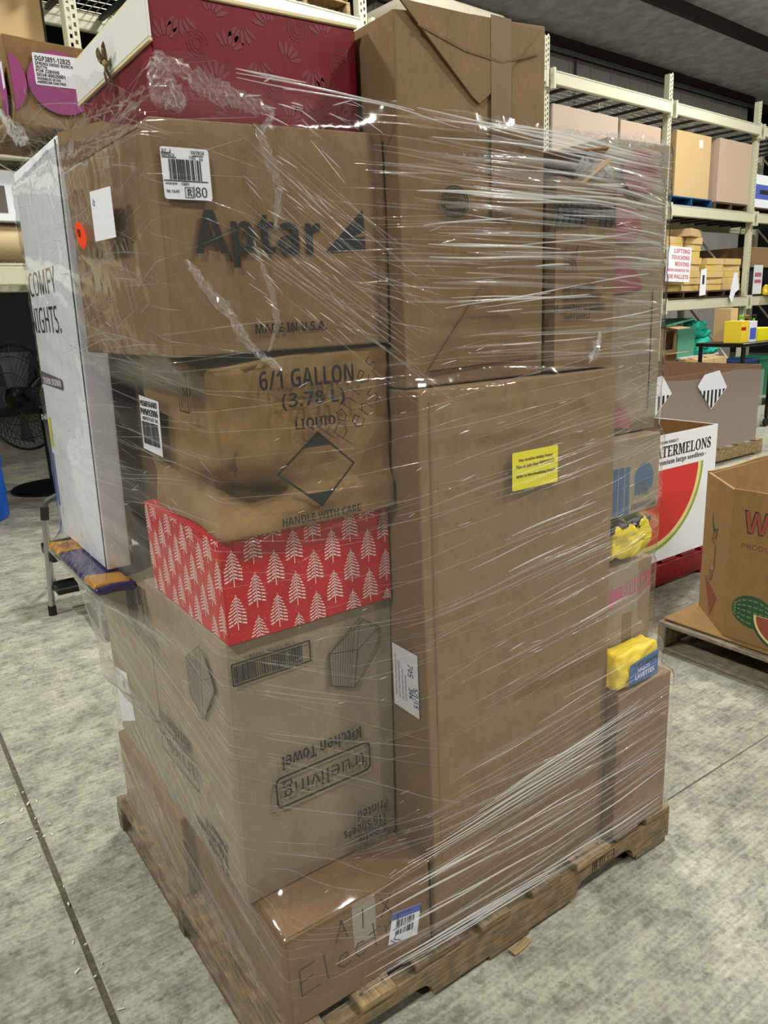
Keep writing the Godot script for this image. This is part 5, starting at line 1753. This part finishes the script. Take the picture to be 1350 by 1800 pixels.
func build_rack_goods() -> void:
	var L3 = 3.786
	var L2 = 2.616
	var L1 = 1.436
	# top level
	rpallet("stacked_pallet", "bare wooden pallet lying on the rack's top level above the red box", 1.45, 2.36, L3, 0.06, 0.95, "wood_pale", 0.13)
	rpallet("stacked_pallet", "second bare wooden pallet stacked on the rack's top level", 1.40, 2.34, L3 + 0.135, 0.06, 0.95, "wood", 0.13)
	var pad = thing("padded_slab", "thick off-white padded slab lying on the rack's top level", "mattress", rk(3.72, L3, 0.45), RACK_TURN)
	part("body", rounded_carton(Vector3(1.28, 0.40, 0.85), 0.09, 6), "padding", pad)
	# second level, from left to right
	var c0 = rcarton("tall_rack_carton", "plain brown carton on the rack behind the magenta printed box", -1.1, -0.12, L2, 3.52, 0.17, 1.0, "yellow_board")
	part("edge_guard", cbox(Vector3(0.02, 0.9, 0.02), 0.003), "ink_soft", c0, Vector3(0.49, 0, 0.405))
	rcarton("red_package", "small red package on the rack at the left edge", -0.75, -0.5, L2, L2 + 0.13, 0.01, 0.155, "red_card")
	var p1 = rcarton("pale_carton", "pale open carton on the rack, left of the two beside the rack post", 5.05, 6.28, L2, 3.50, 0.05, 1.0, "pale_board")
	part("top_flap", cbox(Vector3(1.2, 0.006, 0.3), 0.002), "pale_board", p1, Vector3(0, 3.5 - L2, 0.3))
	var p2 = rcarton("pale_carton", "pale carton on the rack just left of the rack post, behind the film", 6.33, 7.22, L2, 3.49, 0.05, 1.0, "taupe_board")
	part("top_flap", cbox(Vector3(0.86, 0.006, 0.3), 0.002), "taupe_board", p2, Vector3(0, 3.49 - L2, 0.3))
	rpallet("blue_pallet", "bright blue pallet on the rack under the yellowish carton", 7.48, 8.58, L2, 0.03, 1.0, "wood_blue", 0.115)
	var y1 = rcarton("rack_carton", "yellowish upright carton on the blue pallet", 7.62, 8.52, L2 + 0.118, 3.52, 0.06, 0.95, "yellow_board")
	part("paper_label", cbox(Vector3(0.11, 0.10, 0.001), 0.0003), "paper_warm", y1, Vector3(0.17, 0.62, 0.447))
	rpallet("dark_pallet", "dark wooden pallet on the rack under the taupe carton", 8.66, 9.64, L2, 0.03, 0.98, "wood_dark", 0.10)
	var y2 = rcarton("rack_carton", "taupe upright carton on the dark pallet, right of the yellowish one", 8.72, 9.68, L2 + 0.106, 3.53, 0.04, 0.92, "taupe_board")
	part("edge_score", cbox(Vector3(0.01, 0.8, 0.002), 0.0005), "pale_board", y2, Vector3(-0.44, 0.0, 0.441))
	var bl = rcarton("printed_case", "white and blue printed case on the rack at the right edge", 9.90, 11.2, L2 + 0.09, 3.16, 0.05, 0.9, "white_board")
	part("blue_band", cbox(Vector3(1.28, 0.2, 0.002), 0.0005), "label_blue", bl, Vector3(0, 0.12, 0.4265))
	part("dark_band", cbox(Vector3(0.4, 0.06, 0.002), 0.0005), "ink", bl, Vector3(-0.3, 0.19, 0.4285))
	rpallet("worn_pallet", "worn pallet with litter on the rack under the printed case", 9.88, 11.2, L2, 0.03, 0.95, "wood_dark", 0.085)
	# third level: flat cartons in two stacks
	rpallet("low_pallet", "dark pallet under the taller stack of flat cartons", 7.50, 8.42, L1, 0.03, 0.9, "wood_dark", 0.10)
	rpallet("low_pallet", "dark pallet under the shorter stack of flat cartons", 8.58, 9.66, L1, 0.03, 0.9, "wood_dark", 0.10)
	var ordinal = ["bottom", "second", "third", "fourth", "fifth", "sixth", "seventh", "eighth", "ninth"]
	var rr = RandomNumberGenerator.new()
	rr.seed = 31
	for q in [[7.52, 8, "taller", 0.44], [8.62, 5, "shorter", 0.50]]:
		for k in q[1]:
			for h in 2:
				var s0 = q[0] + h * (q[3] + 0.012) + rr.randf_range(-0.02, 0.02) + (0.0 if h == 0 else 0.03)
				var y = L1 + 0.102 + k * 0.088
				var d = rr.randf_range(0.0, 0.04)
				var fc = rcarton("flat_carton", "flat yellow-taped carton, %s layer of the %s stack, %s one" % [ordinal[k], q[2], ["left", "right"][h]], s0, s0 + q[3], y, y + 0.086, 0.05 + d, 0.62, "flat_board" if (k + h) % 3 else "flat_yellow", "flat cartons stacked on the rack")
				fc.rotation.y += rr.randf_range(-0.02, 0.02)
				part("tape", cbox(Vector3(0.13, 0.08, 0.001), 0.0003), "flat_yellow" if (k + h) % 3 else "flat_board", fc, Vector3([-0.14, 0.12][(k + h) % 2], 0.002, (0.57 - d) / 2))
	var tilt = rcarton("flat_carton", "flat tan carton lying askew on top of the taller stack", 7.86, 8.42, L1 + 0.102 + 8 * 0.088 + 0.002, L1 + 0.102 + 9 * 0.088 + 0.012, 0.02, 0.55, "yellow_board", "flat cartons stacked on the rack")
	tilt.rotation.y += 0.25
	# signs and papers on the rack
	var sg = thing("warning_sign", "white paper sign with red capitals on the rack post", "sign", rk(7.60, 1.66, -0.065), RACK_TURN)
	sg.basis = Basis(Vector3.UP, RACK_TURN) * Basis(Vector3.BACK, -0.03)
	part("sheet", cbox(Vector3(0.62, 0.44, 0.002), 0.0005), "paper", sg)
	var sgx = Transform3D(Basis.IDENTITY, Vector3(0, 0, 0.001))
	var lines = ["LIFTING", "TOUCHING", "MOVING", "MERCHANDISE IN", "OR PALLETS"]
	for k in 5:
		var tm = TextMesh.new()
		tm.text = lines[k]
		tm.font = bold
		tm.font_size = 32
		tm.pixel_size = 0.01
		tm.depth = 0.03
		tm.curve_step = 4.0
		var bx = tm.get_aabb()
		var h = 0.052 if k != 3 else 0.035
		var wd = [0.40, 0.46, 0.36, 0.54, 0.52][k]
		var sc = Vector3(wd / bx.size.x, h / bx.size.y, 0.02)
		var c = bx.get_center()
		part("lettering", tm, "ink_red", sg, sgx.origin + Vector3(0.27 - wd / 2 - c.x * sc.x, 0.385 - k * 0.08 - c.y * sc.y, 0.0006), Basis.from_scale(sc))
	for q in [["hanging_tag", "white paper tag with dark code hanging on the taller stack", 8.24, 1.47, 0.17, 0.36], ["hanging_paper", "torn white paper hanging over the beam below the shorter stack", 9.18, 1.39, 0.26, 0.40]]:
		var tg = thing(q[0], q[1], "paper", rk(q[2], q[3], -0.09), RACK_TURN)
		var pl = PackedVector2Array([Vector2(-q[4] / 2, 0), Vector2(q[4] / 2, 0.01), Vector2(q[4] / 2 - 0.01, q[5]), Vector2(-q[4] / 2 + 0.01, q[5] - 0.02)])
		if q[0] == "hanging_paper":
			pl = PackedVector2Array([Vector2(-0.15, 0.04), Vector2(-0.06, -0.04), Vector2(0.02, 0.1), Vector2(0.13, 0.15), Vector2(0.08, 0.27), Vector2(0.05, 0.38), Vector2(-0.05, 0.38)])
		part("sheet", prism(pl, 0.002), "paper", tg)
		if q[0] == "hanging_tag":
			part("printed_code", prism(rect(-0.03, 0.15, 0.03, 0.27), 0.001), "ink_soft", tg, Vector3(0, 0, 0.0022))
	# right-hand end of the third level
	var lying = rcarton("lying_carton", "brown carton on the rack at the right edge, over the white bags", 9.95, 11.4, L1 + 0.42, L1 + 0.72, 0.1, 0.9, "kraft")
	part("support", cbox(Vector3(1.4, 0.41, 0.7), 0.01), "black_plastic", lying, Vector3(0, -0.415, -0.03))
	var nb = noise(4.0, 12)
	for q in [["white_bag", "glossy white plastic bag on the rack at the right edge", 10.75, 0.55, 0.36, "white_bag"], ["yellow_pack", "yellow pack with red edge on the rack at the right edge", 10.65, 0.50, 0.14, "sponge_yellow"]]:
		var wb = thing(q[0], q[1], "bag", rk(q[2] + (0.35 if q[0] == "white_bag" else -0.2), L1, -0.12 if q[0] == "white_bag" else -0.12), RACK_TURN)
		part("body", rounded_carton(Vector3(q[3], q[4], 0.2), 0.05, 10, func(p: Vector3): return p + Vector3(nb.get_noise_3dv(p * 2.0), nb.get_noise_3dv(p * 2.0 + Vector3(3, 0, 0)) * smoothstep(0.0, 0.1, p.y), nb.get_noise_3dv(p * 2.0 + Vector3(0, 5, 0))) * 0.06), q[5], wb)
	var ds = thing("clear_sign", "greyish sheet with faded red print taped to the right rack post", "sign", rk(9.95, 1.46, -0.068), RACK_TURN)
	part("sheet", cbox(Vector3(0.3, 0.42, 0.002), 0.0005), "white_bag", ds)
	part("faded_print", cbox(Vector3(0.22, 0.06, 0.001), 0.0003), "ink_pink", ds, Vector3(0, 0.25, 0.0016))
	part("faded_print", cbox(Vector3(0.22, 0.05, 0.001), 0.0003), "ink_pink", ds, Vector3(0, 0.16, 0.0016))

	# floor level under the rack
	var oc = thing("open_carton", "tall brown carton lying open under the rack, beside the mint tub", "box", rk(7.72, 0, 0.35), RACK_TURN)
	part("body", wall_ring([Vector2(-0.25, -0.25), Vector2(0.25, -0.25), Vector2(0.25, 0.25), Vector2(-0.25, 0.25)], 1.06, 0.012, 0.0, 2), "kraft", oc)
	for q in [rect(-0.25, 0.0, 0.25, 0.77), rect(-0.25, 0.77, -0.04, 1.06), rect(0.17, 0.77, 0.25, 1.06), rect(-0.04, 1.02, 0.17, 1.06)]:
		part("front_panel", prism(q, 0.01), "kraft", oc, Vector3(0, 0, 0.24))
	part("top_flap", cbox(Vector3(0.34, 0.01, 0.2), 0.002), "flap_edge", oc, Vector3(0.12, 1.06, 0.32), Basis(Vector3.RIGHT, 0.15))
	part("shelf_flap", cbox(Vector3(0.36, 0.01, 0.16), 0.002), "flap_edge", oc, Vector3(0.12, 0.72, 0.34), Basis(Vector3.RIGHT, -0.1))
	for q in [[8.02, "small tan carton under the rack in front of the open carton"], [8.40, "small tan carton under the rack, right of the other small one"]]:
		var sc2 = rcarton("small_carton", q[1], q[0], q[0] + 0.36, 0.0, 0.62, -0.25, 0.1, "yellow_board")
		part("flap", cbox(Vector3(0.3, 0.008, 0.2), 0.002), "flap_edge", sc2, Vector3(0, 0.62, 0.05), Basis(Vector3.RIGHT, 0.25))
	var stand = rcarton("low_crate", "grey crate under the rack holding the mint tub and cloths", 8.2, 9.3, 0.0, 0.60, 0.15, 0.8, "wall_panel")
	part("lid", cbox(Vector3(1.12, 0.03, 0.67), 0.005), "white_bag", stand, Vector3(0, 0.6, 0))
	var tub = thing("mint_tub", "translucent mint green tub on the grey crate", "tub", rk(8.42, 0.632, 0.4), RACK_TURN)
	part("body", wall_ring([Vector2(-0.24, -0.2), Vector2(0.24, -0.2), Vector2(0.24, 0.2), Vector2(-0.24, 0.2)], 0.42, 0.01), "mint_plastic", tub)
	part("bottom", cbox(Vector3(0.46, 0.01, 0.38), 0.002), "mint_plastic", tub)
	part("lid", rounded_carton(Vector3(0.75, 0.03, 0.5), 0.012, 3), "mint_plastic", tub, Vector3(-0.15, 0.47, -0.05), Basis(Vector3.BACK, 0.1))
	var nt = noise(3.0, 19)
	var cl = thing("teal_cloths", "heap of folded teal cloths on the grey crate", "cloth", rk(8.98, 0.632, 0.33), RACK_TURN)
	for k in 4:
		part("folded_cloth", rounded_carton(Vector3(0.58 - k * 0.09, 0.13, 0.4 - k * 0.05), 0.05, 12, func(p: Vector3): return p + Vector3(nt.get_noise_3dv(p * 2.0 + Vector3(k, 0, 0)), nt.get_noise_3dv(p * 2.5 + Vector3(3, k, 0)) * (smoothstep(0.0, 0.05, p.y) if k == 0 else 1.0), nt.get_noise_3dv(p * 2.0 + Vector3(0, 5, k))) * 0.05), "teal_cloth", cl, Vector3(0.04 - k * 0.05, 0.0 + k * 0.115, 0), Basis(Vector3.UP, k * 0.5) * Basis(Vector3.BACK, 0.08 * (k % 2)))
	for q in [["blue_bin", "dark blue plastic bin under the rack, left of the green one", 9.02, "navy_plastic"], ["green_bin", "green plastic bin under the rack, right of the blue one", 9.52, "green_plastic"]]:
		var bn = thing(q[0], q[1], "bin", rk(q[2], 0, -0.3), RACK_TURN)
		part("body", wall_ring([Vector2(-0.2, -0.18), Vector2(0.2, -0.18), Vector2(0.22, 0.18), Vector2(-0.22, 0.18)], 0.56, 0.01), q[3], bn)
		part("rim", wall_ring([Vector2(-0.225, -0.2), Vector2(0.225, -0.2), Vector2(0.24, 0.2), Vector2(-0.24, 0.2)], 0.03, 0.02), q[3], bn, Vector3(0, 0.535, 0))
		part("bottom", cbox(Vector3(0.38, 0.01, 0.34), 0.002), q[3], bn)
	# black cart with supplies
	var ct = thing("utility_cart", "black utility cart with caster wheels, beside the racks at the right", "cart", Vector3(7.97, 0, -3.72))
	for q in [[-0.52, 0.25], [0.06, 0.25], [-0.52, -0.25], [0.36, -0.25]]:
		var lg = part("leg", cbox(Vector3(0.035, 0.82, 0.035), 0.004), "black_plastic", ct, Vector3(q[0], 0.1, q[1]))
		part("caster_wheel", lathe([Vector2(0, -0.015), Vector2(0.045, -0.015), Vector2(0.05, -0.01), Vector2(0.05, 0.01), Vector2(0.045, 0.015), Vector2(0, 0.015)], 16), "rubber", lg, Vector3(0, -0.05, 0), Basis(Vector3.RIGHT, PI / 2))
	part("top_shelf", cbox(Vector3(1.0, 0.04, 0.56), 0.006), "black_plastic", ct, Vector3(-0.08, 0.92, 0))
	part("low_shelf", cbox(Vector3(0.9, 0.03, 0.5), 0.006), "black_plastic", ct, Vector3(-0.08, 0.25, 0))
	for q in [["supply_box", "yellow carton with red mark on the cart", -0.56, 0.14, 0.23, "sponge_yellow"], ["supply_box", "white printed carton between the yellow boxes on the cart", -0.405, 0.15, 0.22, "paper"], ["supply_box", "low yellow open box at the right end of the cart", -0.14, 0.34, 0.14, "sticker_yellow"], ["supply_box", "tan carton standing behind the white carton on the cart", -0.38, 0.14, 0.36, "yellow_board"]]:
		var back = q[5] == "yellow_board"
		var bx2 = thing(q[0], q[1], "box", Vector3(7.97 + q[2] + 0.1, 0.9615, -3.72 + (-0.12 if back else 0.12)))
		part("body", rounded_carton(Vector3(q[3], q[4], 0.2), 0.004, 2), q[5], bx2)
		if q[5] == "sponge_yellow":
			part("red_mark", cbox(Vector3(0.09, 0.035, 0.001), 0.0003), "red_plain", bx2, Vector3(-0.03, 0.13, 0.1005))
		if q[5] == "paper":
			part("printed_panel", cbox(Vector3(0.12, 0.12, 0.001), 0.0003), "label_blue", bx2, Vector3(0, 0.03, 0.1005))
	for q in [["spray_bottle", "clear spray bottle with green trigger in the yellow box", 8.05, "bottle_clear", "bottle_green"], ["spray_bottle", "green bottle with dark cap at the back of the cart", 8.33, "bottle_green", "black_plastic"], ["spray_bottle", "dark bottle with tan cap at the back of the cart", 8.17, "black_plastic", "gold"]]:
		var sp = thing(q[0], q[1], "bottle", Vector3(q[2], 0.9615, -3.88))
		part("body", lathe([Vector2(0, 0), Vector2(0.04, 0), Vector2(0.045, 0.01), Vector2(0.045, 0.15), Vector2(0.018, 0.20), Vector2(0.015, 0.23), Vector2(0, 0.23)], 16), q[3], sp)
		part("trigger", rounded_carton(Vector3(0.08, 0.04, 0.025), 0.008, 2), q[4], sp, Vector3(0.01, 0.23, 0))


func build_left_side() -> void:
	# rack goods at the left edge
	var L = 1.866
	var rb = rcarton("wrapped_case", "pale film-wrapped case on the left rack shelf", -1.4, -0.42, L + 0.25, 2.42, 0.03, 0.8, "white_board")
	part("dark_print", cbox(Vector3(0.3, 0.16, 0.002), 0.0005), "ink_grey", rb, Vector3(0.2, 0.05, 0.387))
	var ro = thing("wrapped_roll", "beige wrapped roll lying on the left rack shelf", "roll", rk(-0.95, L + 0.122, 0.16), RACK_TURN)
	part("body", tube([Vector3(-0.5, 0, 0), Vector3(0.5, 0, 0)], 0.12, 20), "roll_beige", ro)
	part("core", tube([Vector3(-0.505, 0, 0), Vector3(0.505, 0, 0)], 0.04, 14), "kraft_dark", ro)
	rpallet("shelf_pallet", "small wooden pallet lying on the left rack shelf", -1.5, -0.5, 1.87, 0.4, 1.0, "wood_pale", 0.13)

	# black pedestal fan
	var f = thing("pedestal_fan", "large black pedestal fan with round wire cage at the left", "fan", Vector3(0.98, 0, -6.35))
	part("base", lathe([Vector2(0, 0.06), Vector2(0.06, 0.06), Vector2(0.1, 0.045), Vector2(0.36, 0.03), Vector2(0.38, 0.015), Vector2(0.38, 0.0), Vector2(0, 0.0)], 36), "black_plastic", f)
	part("pole", tube([Vector3(0, 0.05, 0), Vector3(0, 0.78, 0)], 0.035, 14), "black_plastic", f)
	part("pole", tube([Vector3(0, 0.7, 0), Vector3(0, 1.1, 0)], 0.024, 14), "darksteel", f)
	part("height_clamp", rounded_carton(Vector3(0.1, 0.09, 0.1), 0.015, 2), "grey_plastic", f, Vector3(0, 0.74, 0))
	var turn = Basis(Vector3.UP, -0.95)
	var hub = Vector3(-0.2, 0.86, 0.12)
	part("motor", lathe([Vector2(0, -0.16), Vector2(0.08, -0.15), Vector2(0.1, -0.05), Vector2(0.1, 0.06), Vector2(0.05, 0.09), Vector2(0, 0.09)], 20), "black_plastic", f, hub, turn * Basis(Vector3.RIGHT, PI / 2))
	part("yoke", tube([Vector3(0, 1.0, 0), hub + Vector3(0.06, 0.03, -0.02)], 0.03, 10), "black_plastic", f)
	for sgn in [-1.0, 1.0]:
		var cg = part("cage_half", cage_mesh(0.45, 0.11 * sgn), "darksteel", f, hub, turn)
		cg.set_meta("kind", "stuff")
	part("cage_rim", ring_tube(0.455, 0.012), "darksteel", f, hub, turn)
	for k in 4:
		part("blade", blade_mesh(), "grey_plastic", f, hub, turn * Basis(Vector3.BACK, TAU * k / 4))
	part("paper_tag", cbox(Vector3(0.06, 0.05, 0.002), 0.0005), "paper", f, Vector3(0, 0.64, 0.037))

	# blue tub cut by the left edge
	var bt = thing("blue_drum", "bright blue drum cut off by the left edge of the picture", "drum", Vector3(0.17, 0, -5.55))
	part("body", lathe([Vector2(0, 0), Vector2(0.27, 0), Vector2(0.285, 0.02), Vector2(0.285, 0.2), Vector2(0.292, 0.22), Vector2(0.285, 0.24), Vector2(0.285, 0.42), Vector2(0.27, 0.45), Vector2(0, 0.45)], 36), "blue_plastic", bt)
	part("lid", lathe([Vector2(0, 0.475), Vector2(0.28, 0.475), Vector2(0.295, 0.465), Vector2(0.295, 0.445), Vector2(0.27, 0.445)], 36), "blue_plastic", bt)

	# folding step stool
	var s = thing("step_stool", "folding grey metal step stool with black step, behind the load at the left", "step stool", Vector3(0.235, 0, -2.99))
	for x in [0.0, 0.40]:
		part("front_leg", tube([Vector3(x, 0.02, 0), Vector3(x + 0.02, 0.25, -0.02), Vector3(x + 0.045, 0.54, -0.04)], 0.016, 12), "alu", s)
		part("rear_leg", tube([Vector3(x + 0.10, 0.02, -0.46), Vector3(x + 0.06, 0.28, -0.18), Vector3(x + 0.05, 0.36, -0.09)], 0.013, 10), "alu", s)
		part("rubber_foot", lathe([Vector2(0, 0.0), Vector2(0.021, 0.0), Vector2(0.02, 0.05), Vector2(0, 0.05)], 14), "rubber", s, Vector3(x, 0, 0))
		part("rubber_foot", lathe([Vector2(0, 0.0), Vector2(0.02, 0.0), Vector2(0.018, 0.05), Vector2(0, 0.05)], 14), "rubber", s, Vector3(x + 0.10, 0, -0.46))
		part("grip", tube([Vector3(x + 0.042, 0.50, -0.037), Vector3(x + 0.05, 0.565, -0.043)], 0.021, 12), "rubber", s)
	var hoop = []
	for k in 13:
		var a = PI * (1.0 - k / 12.0)
		hoop.append(Vector3(0.25 + cos(a) * 0.2, 0.55 + pow(sin(a), 0.6) * 0.075, -0.045))
	part("handle_hoop", tube(hoop, 0.015, 12), "grey_plastic", s)
	part("step", rounded_carton(Vector3(0.42, 0.06, 0.24), 0.012, 3), "black_plastic", s, Vector3(0.24, 0.28, -0.10))
	part("step", rounded_carton(Vector3(0.40, 0.035, 0.16), 0.01, 3), "black_plastic", s, Vector3(0.22, 0.13, 0.03))

	# rubber block on the floor
	var wk = thing("rubber_block", "long black rubber block on the floor behind the load's left side", "rubber block", Vector3(0.47, 0, -2.66), -0.05)
	part("body", rounded_carton(Vector3(0.2, 0.055, 0.46), 0.012, 4, func(p: Vector3): return p + Vector3(0, -0.2 * maxf(0.0, p.z - 0.12) * (p.y / 0.055), 0)), "rubber", wk)
	part("tread_strip", cbox(Vector3(0.17, 0.004, 0.3), 0.001), "grey_plastic", wk, Vector3(0, 0.055, -0.06))


func ring_tube(r: float, th: float) -> ArrayMesh:
	var pts = []
	for k in 41:
		pts.append(Vector3(cos(TAU * k / 40.0) * r, sin(TAU * k / 40.0) * r, 0))
	return tube(pts, th, 8)


func cage_mesh(r: float, bulge: float) -> ArrayMesh:
	var st = SurfaceTool.new()
	st.begin(Mesh.PRIMITIVE_TRIANGLES)
	for k in 48:
		var a = TAU * k / 48.0
		var pts = []
		for i in 5:
			var f = 0.2 + 0.8 * i / 4.0
			pts.append(Vector3(cos(a + f * 0.3) * r * f, sin(a + f * 0.3) * r * f, bulge * (1.0 - f * f * 0.95)))
		add_tube(st, pts, 0.0022, 4)
	for f in [0.2, 0.5, 0.8]:
		var pts = []
		for k in 33:
			var a = TAU * k / 32.0
			pts.append(Vector3(cos(a) * r * f, sin(a) * r * f, bulge * (1.0 - f * f * 0.95)))
		add_tube(st, pts, 0.003, 4)
	st.generate_normals()
	return st.commit()


func blade_mesh() -> ArrayMesh:
	if meshes.has("blade"):
		return meshes["blade"]
	var st = SurfaceTool.new()
	st.begin(Mesh.PRIMITIVE_TRIANGLES)
	st.set_smooth_group(0)
	var at = func(i, j, back):
		var f = i / 6.0
		var g = j / 4.0 - 0.5
		return Vector3(0.09 + 0.3 * f, g * (0.12 + 0.14 * f), g * 0.10 - 0.02 * f + back)
	for i in 6:
		for j in 4:
			for q in [[0, 0], [1, 0], [1, 1], [0, 0], [1, 1], [0, 1]]:
				st.add_vertex(at.call(i + q[0], j + q[1], 0.0))
			for q in [[0, 0], [1, 1], [1, 0], [0, 0], [0, 1], [1, 1]]:
				st.add_vertex(at.call(i + q[0], j + q[1], -0.004))
	st.generate_normals()
	meshes["blade"] = st.commit()
	return meshes["blade"]


func build_floor_bits() -> void:
	# splinters and paper crumbs lying along the floor joint
	var d = thing("floor_litter", "pale splinters and crumbs scattered along the dark floor joint", "litter", Vector3(-0.2, 0, -0.9))
	d.set_meta("kind", "stuff")
	var rr = RandomNumberGenerator.new()
	rr.seed = 99
	var st = SurfaceTool.new()
	st.begin(Mesh.PRIMITIVE_TRIANGLES)
	for k in 30:
		var z = rr.randf_range(-0.55, 0.55)
		var x = rr.randf_range(-0.035, 0.035) + (rr.randf_range(-0.08, 0.08) if k % 4 == 0 else 0.0)
		var b = Basis(Vector3.UP, rr.randf_range(0, TAU))
		add_cbox(st, Transform3D(b, Vector3(x, 0.003, z)), Vector3(rr.randf_range(0.004, 0.02), 0.003, rr.randf_range(0.002, 0.005)), 0.0008)
	st.generate_normals()
	part("crumbs", st.commit(), "paper_warm", d)
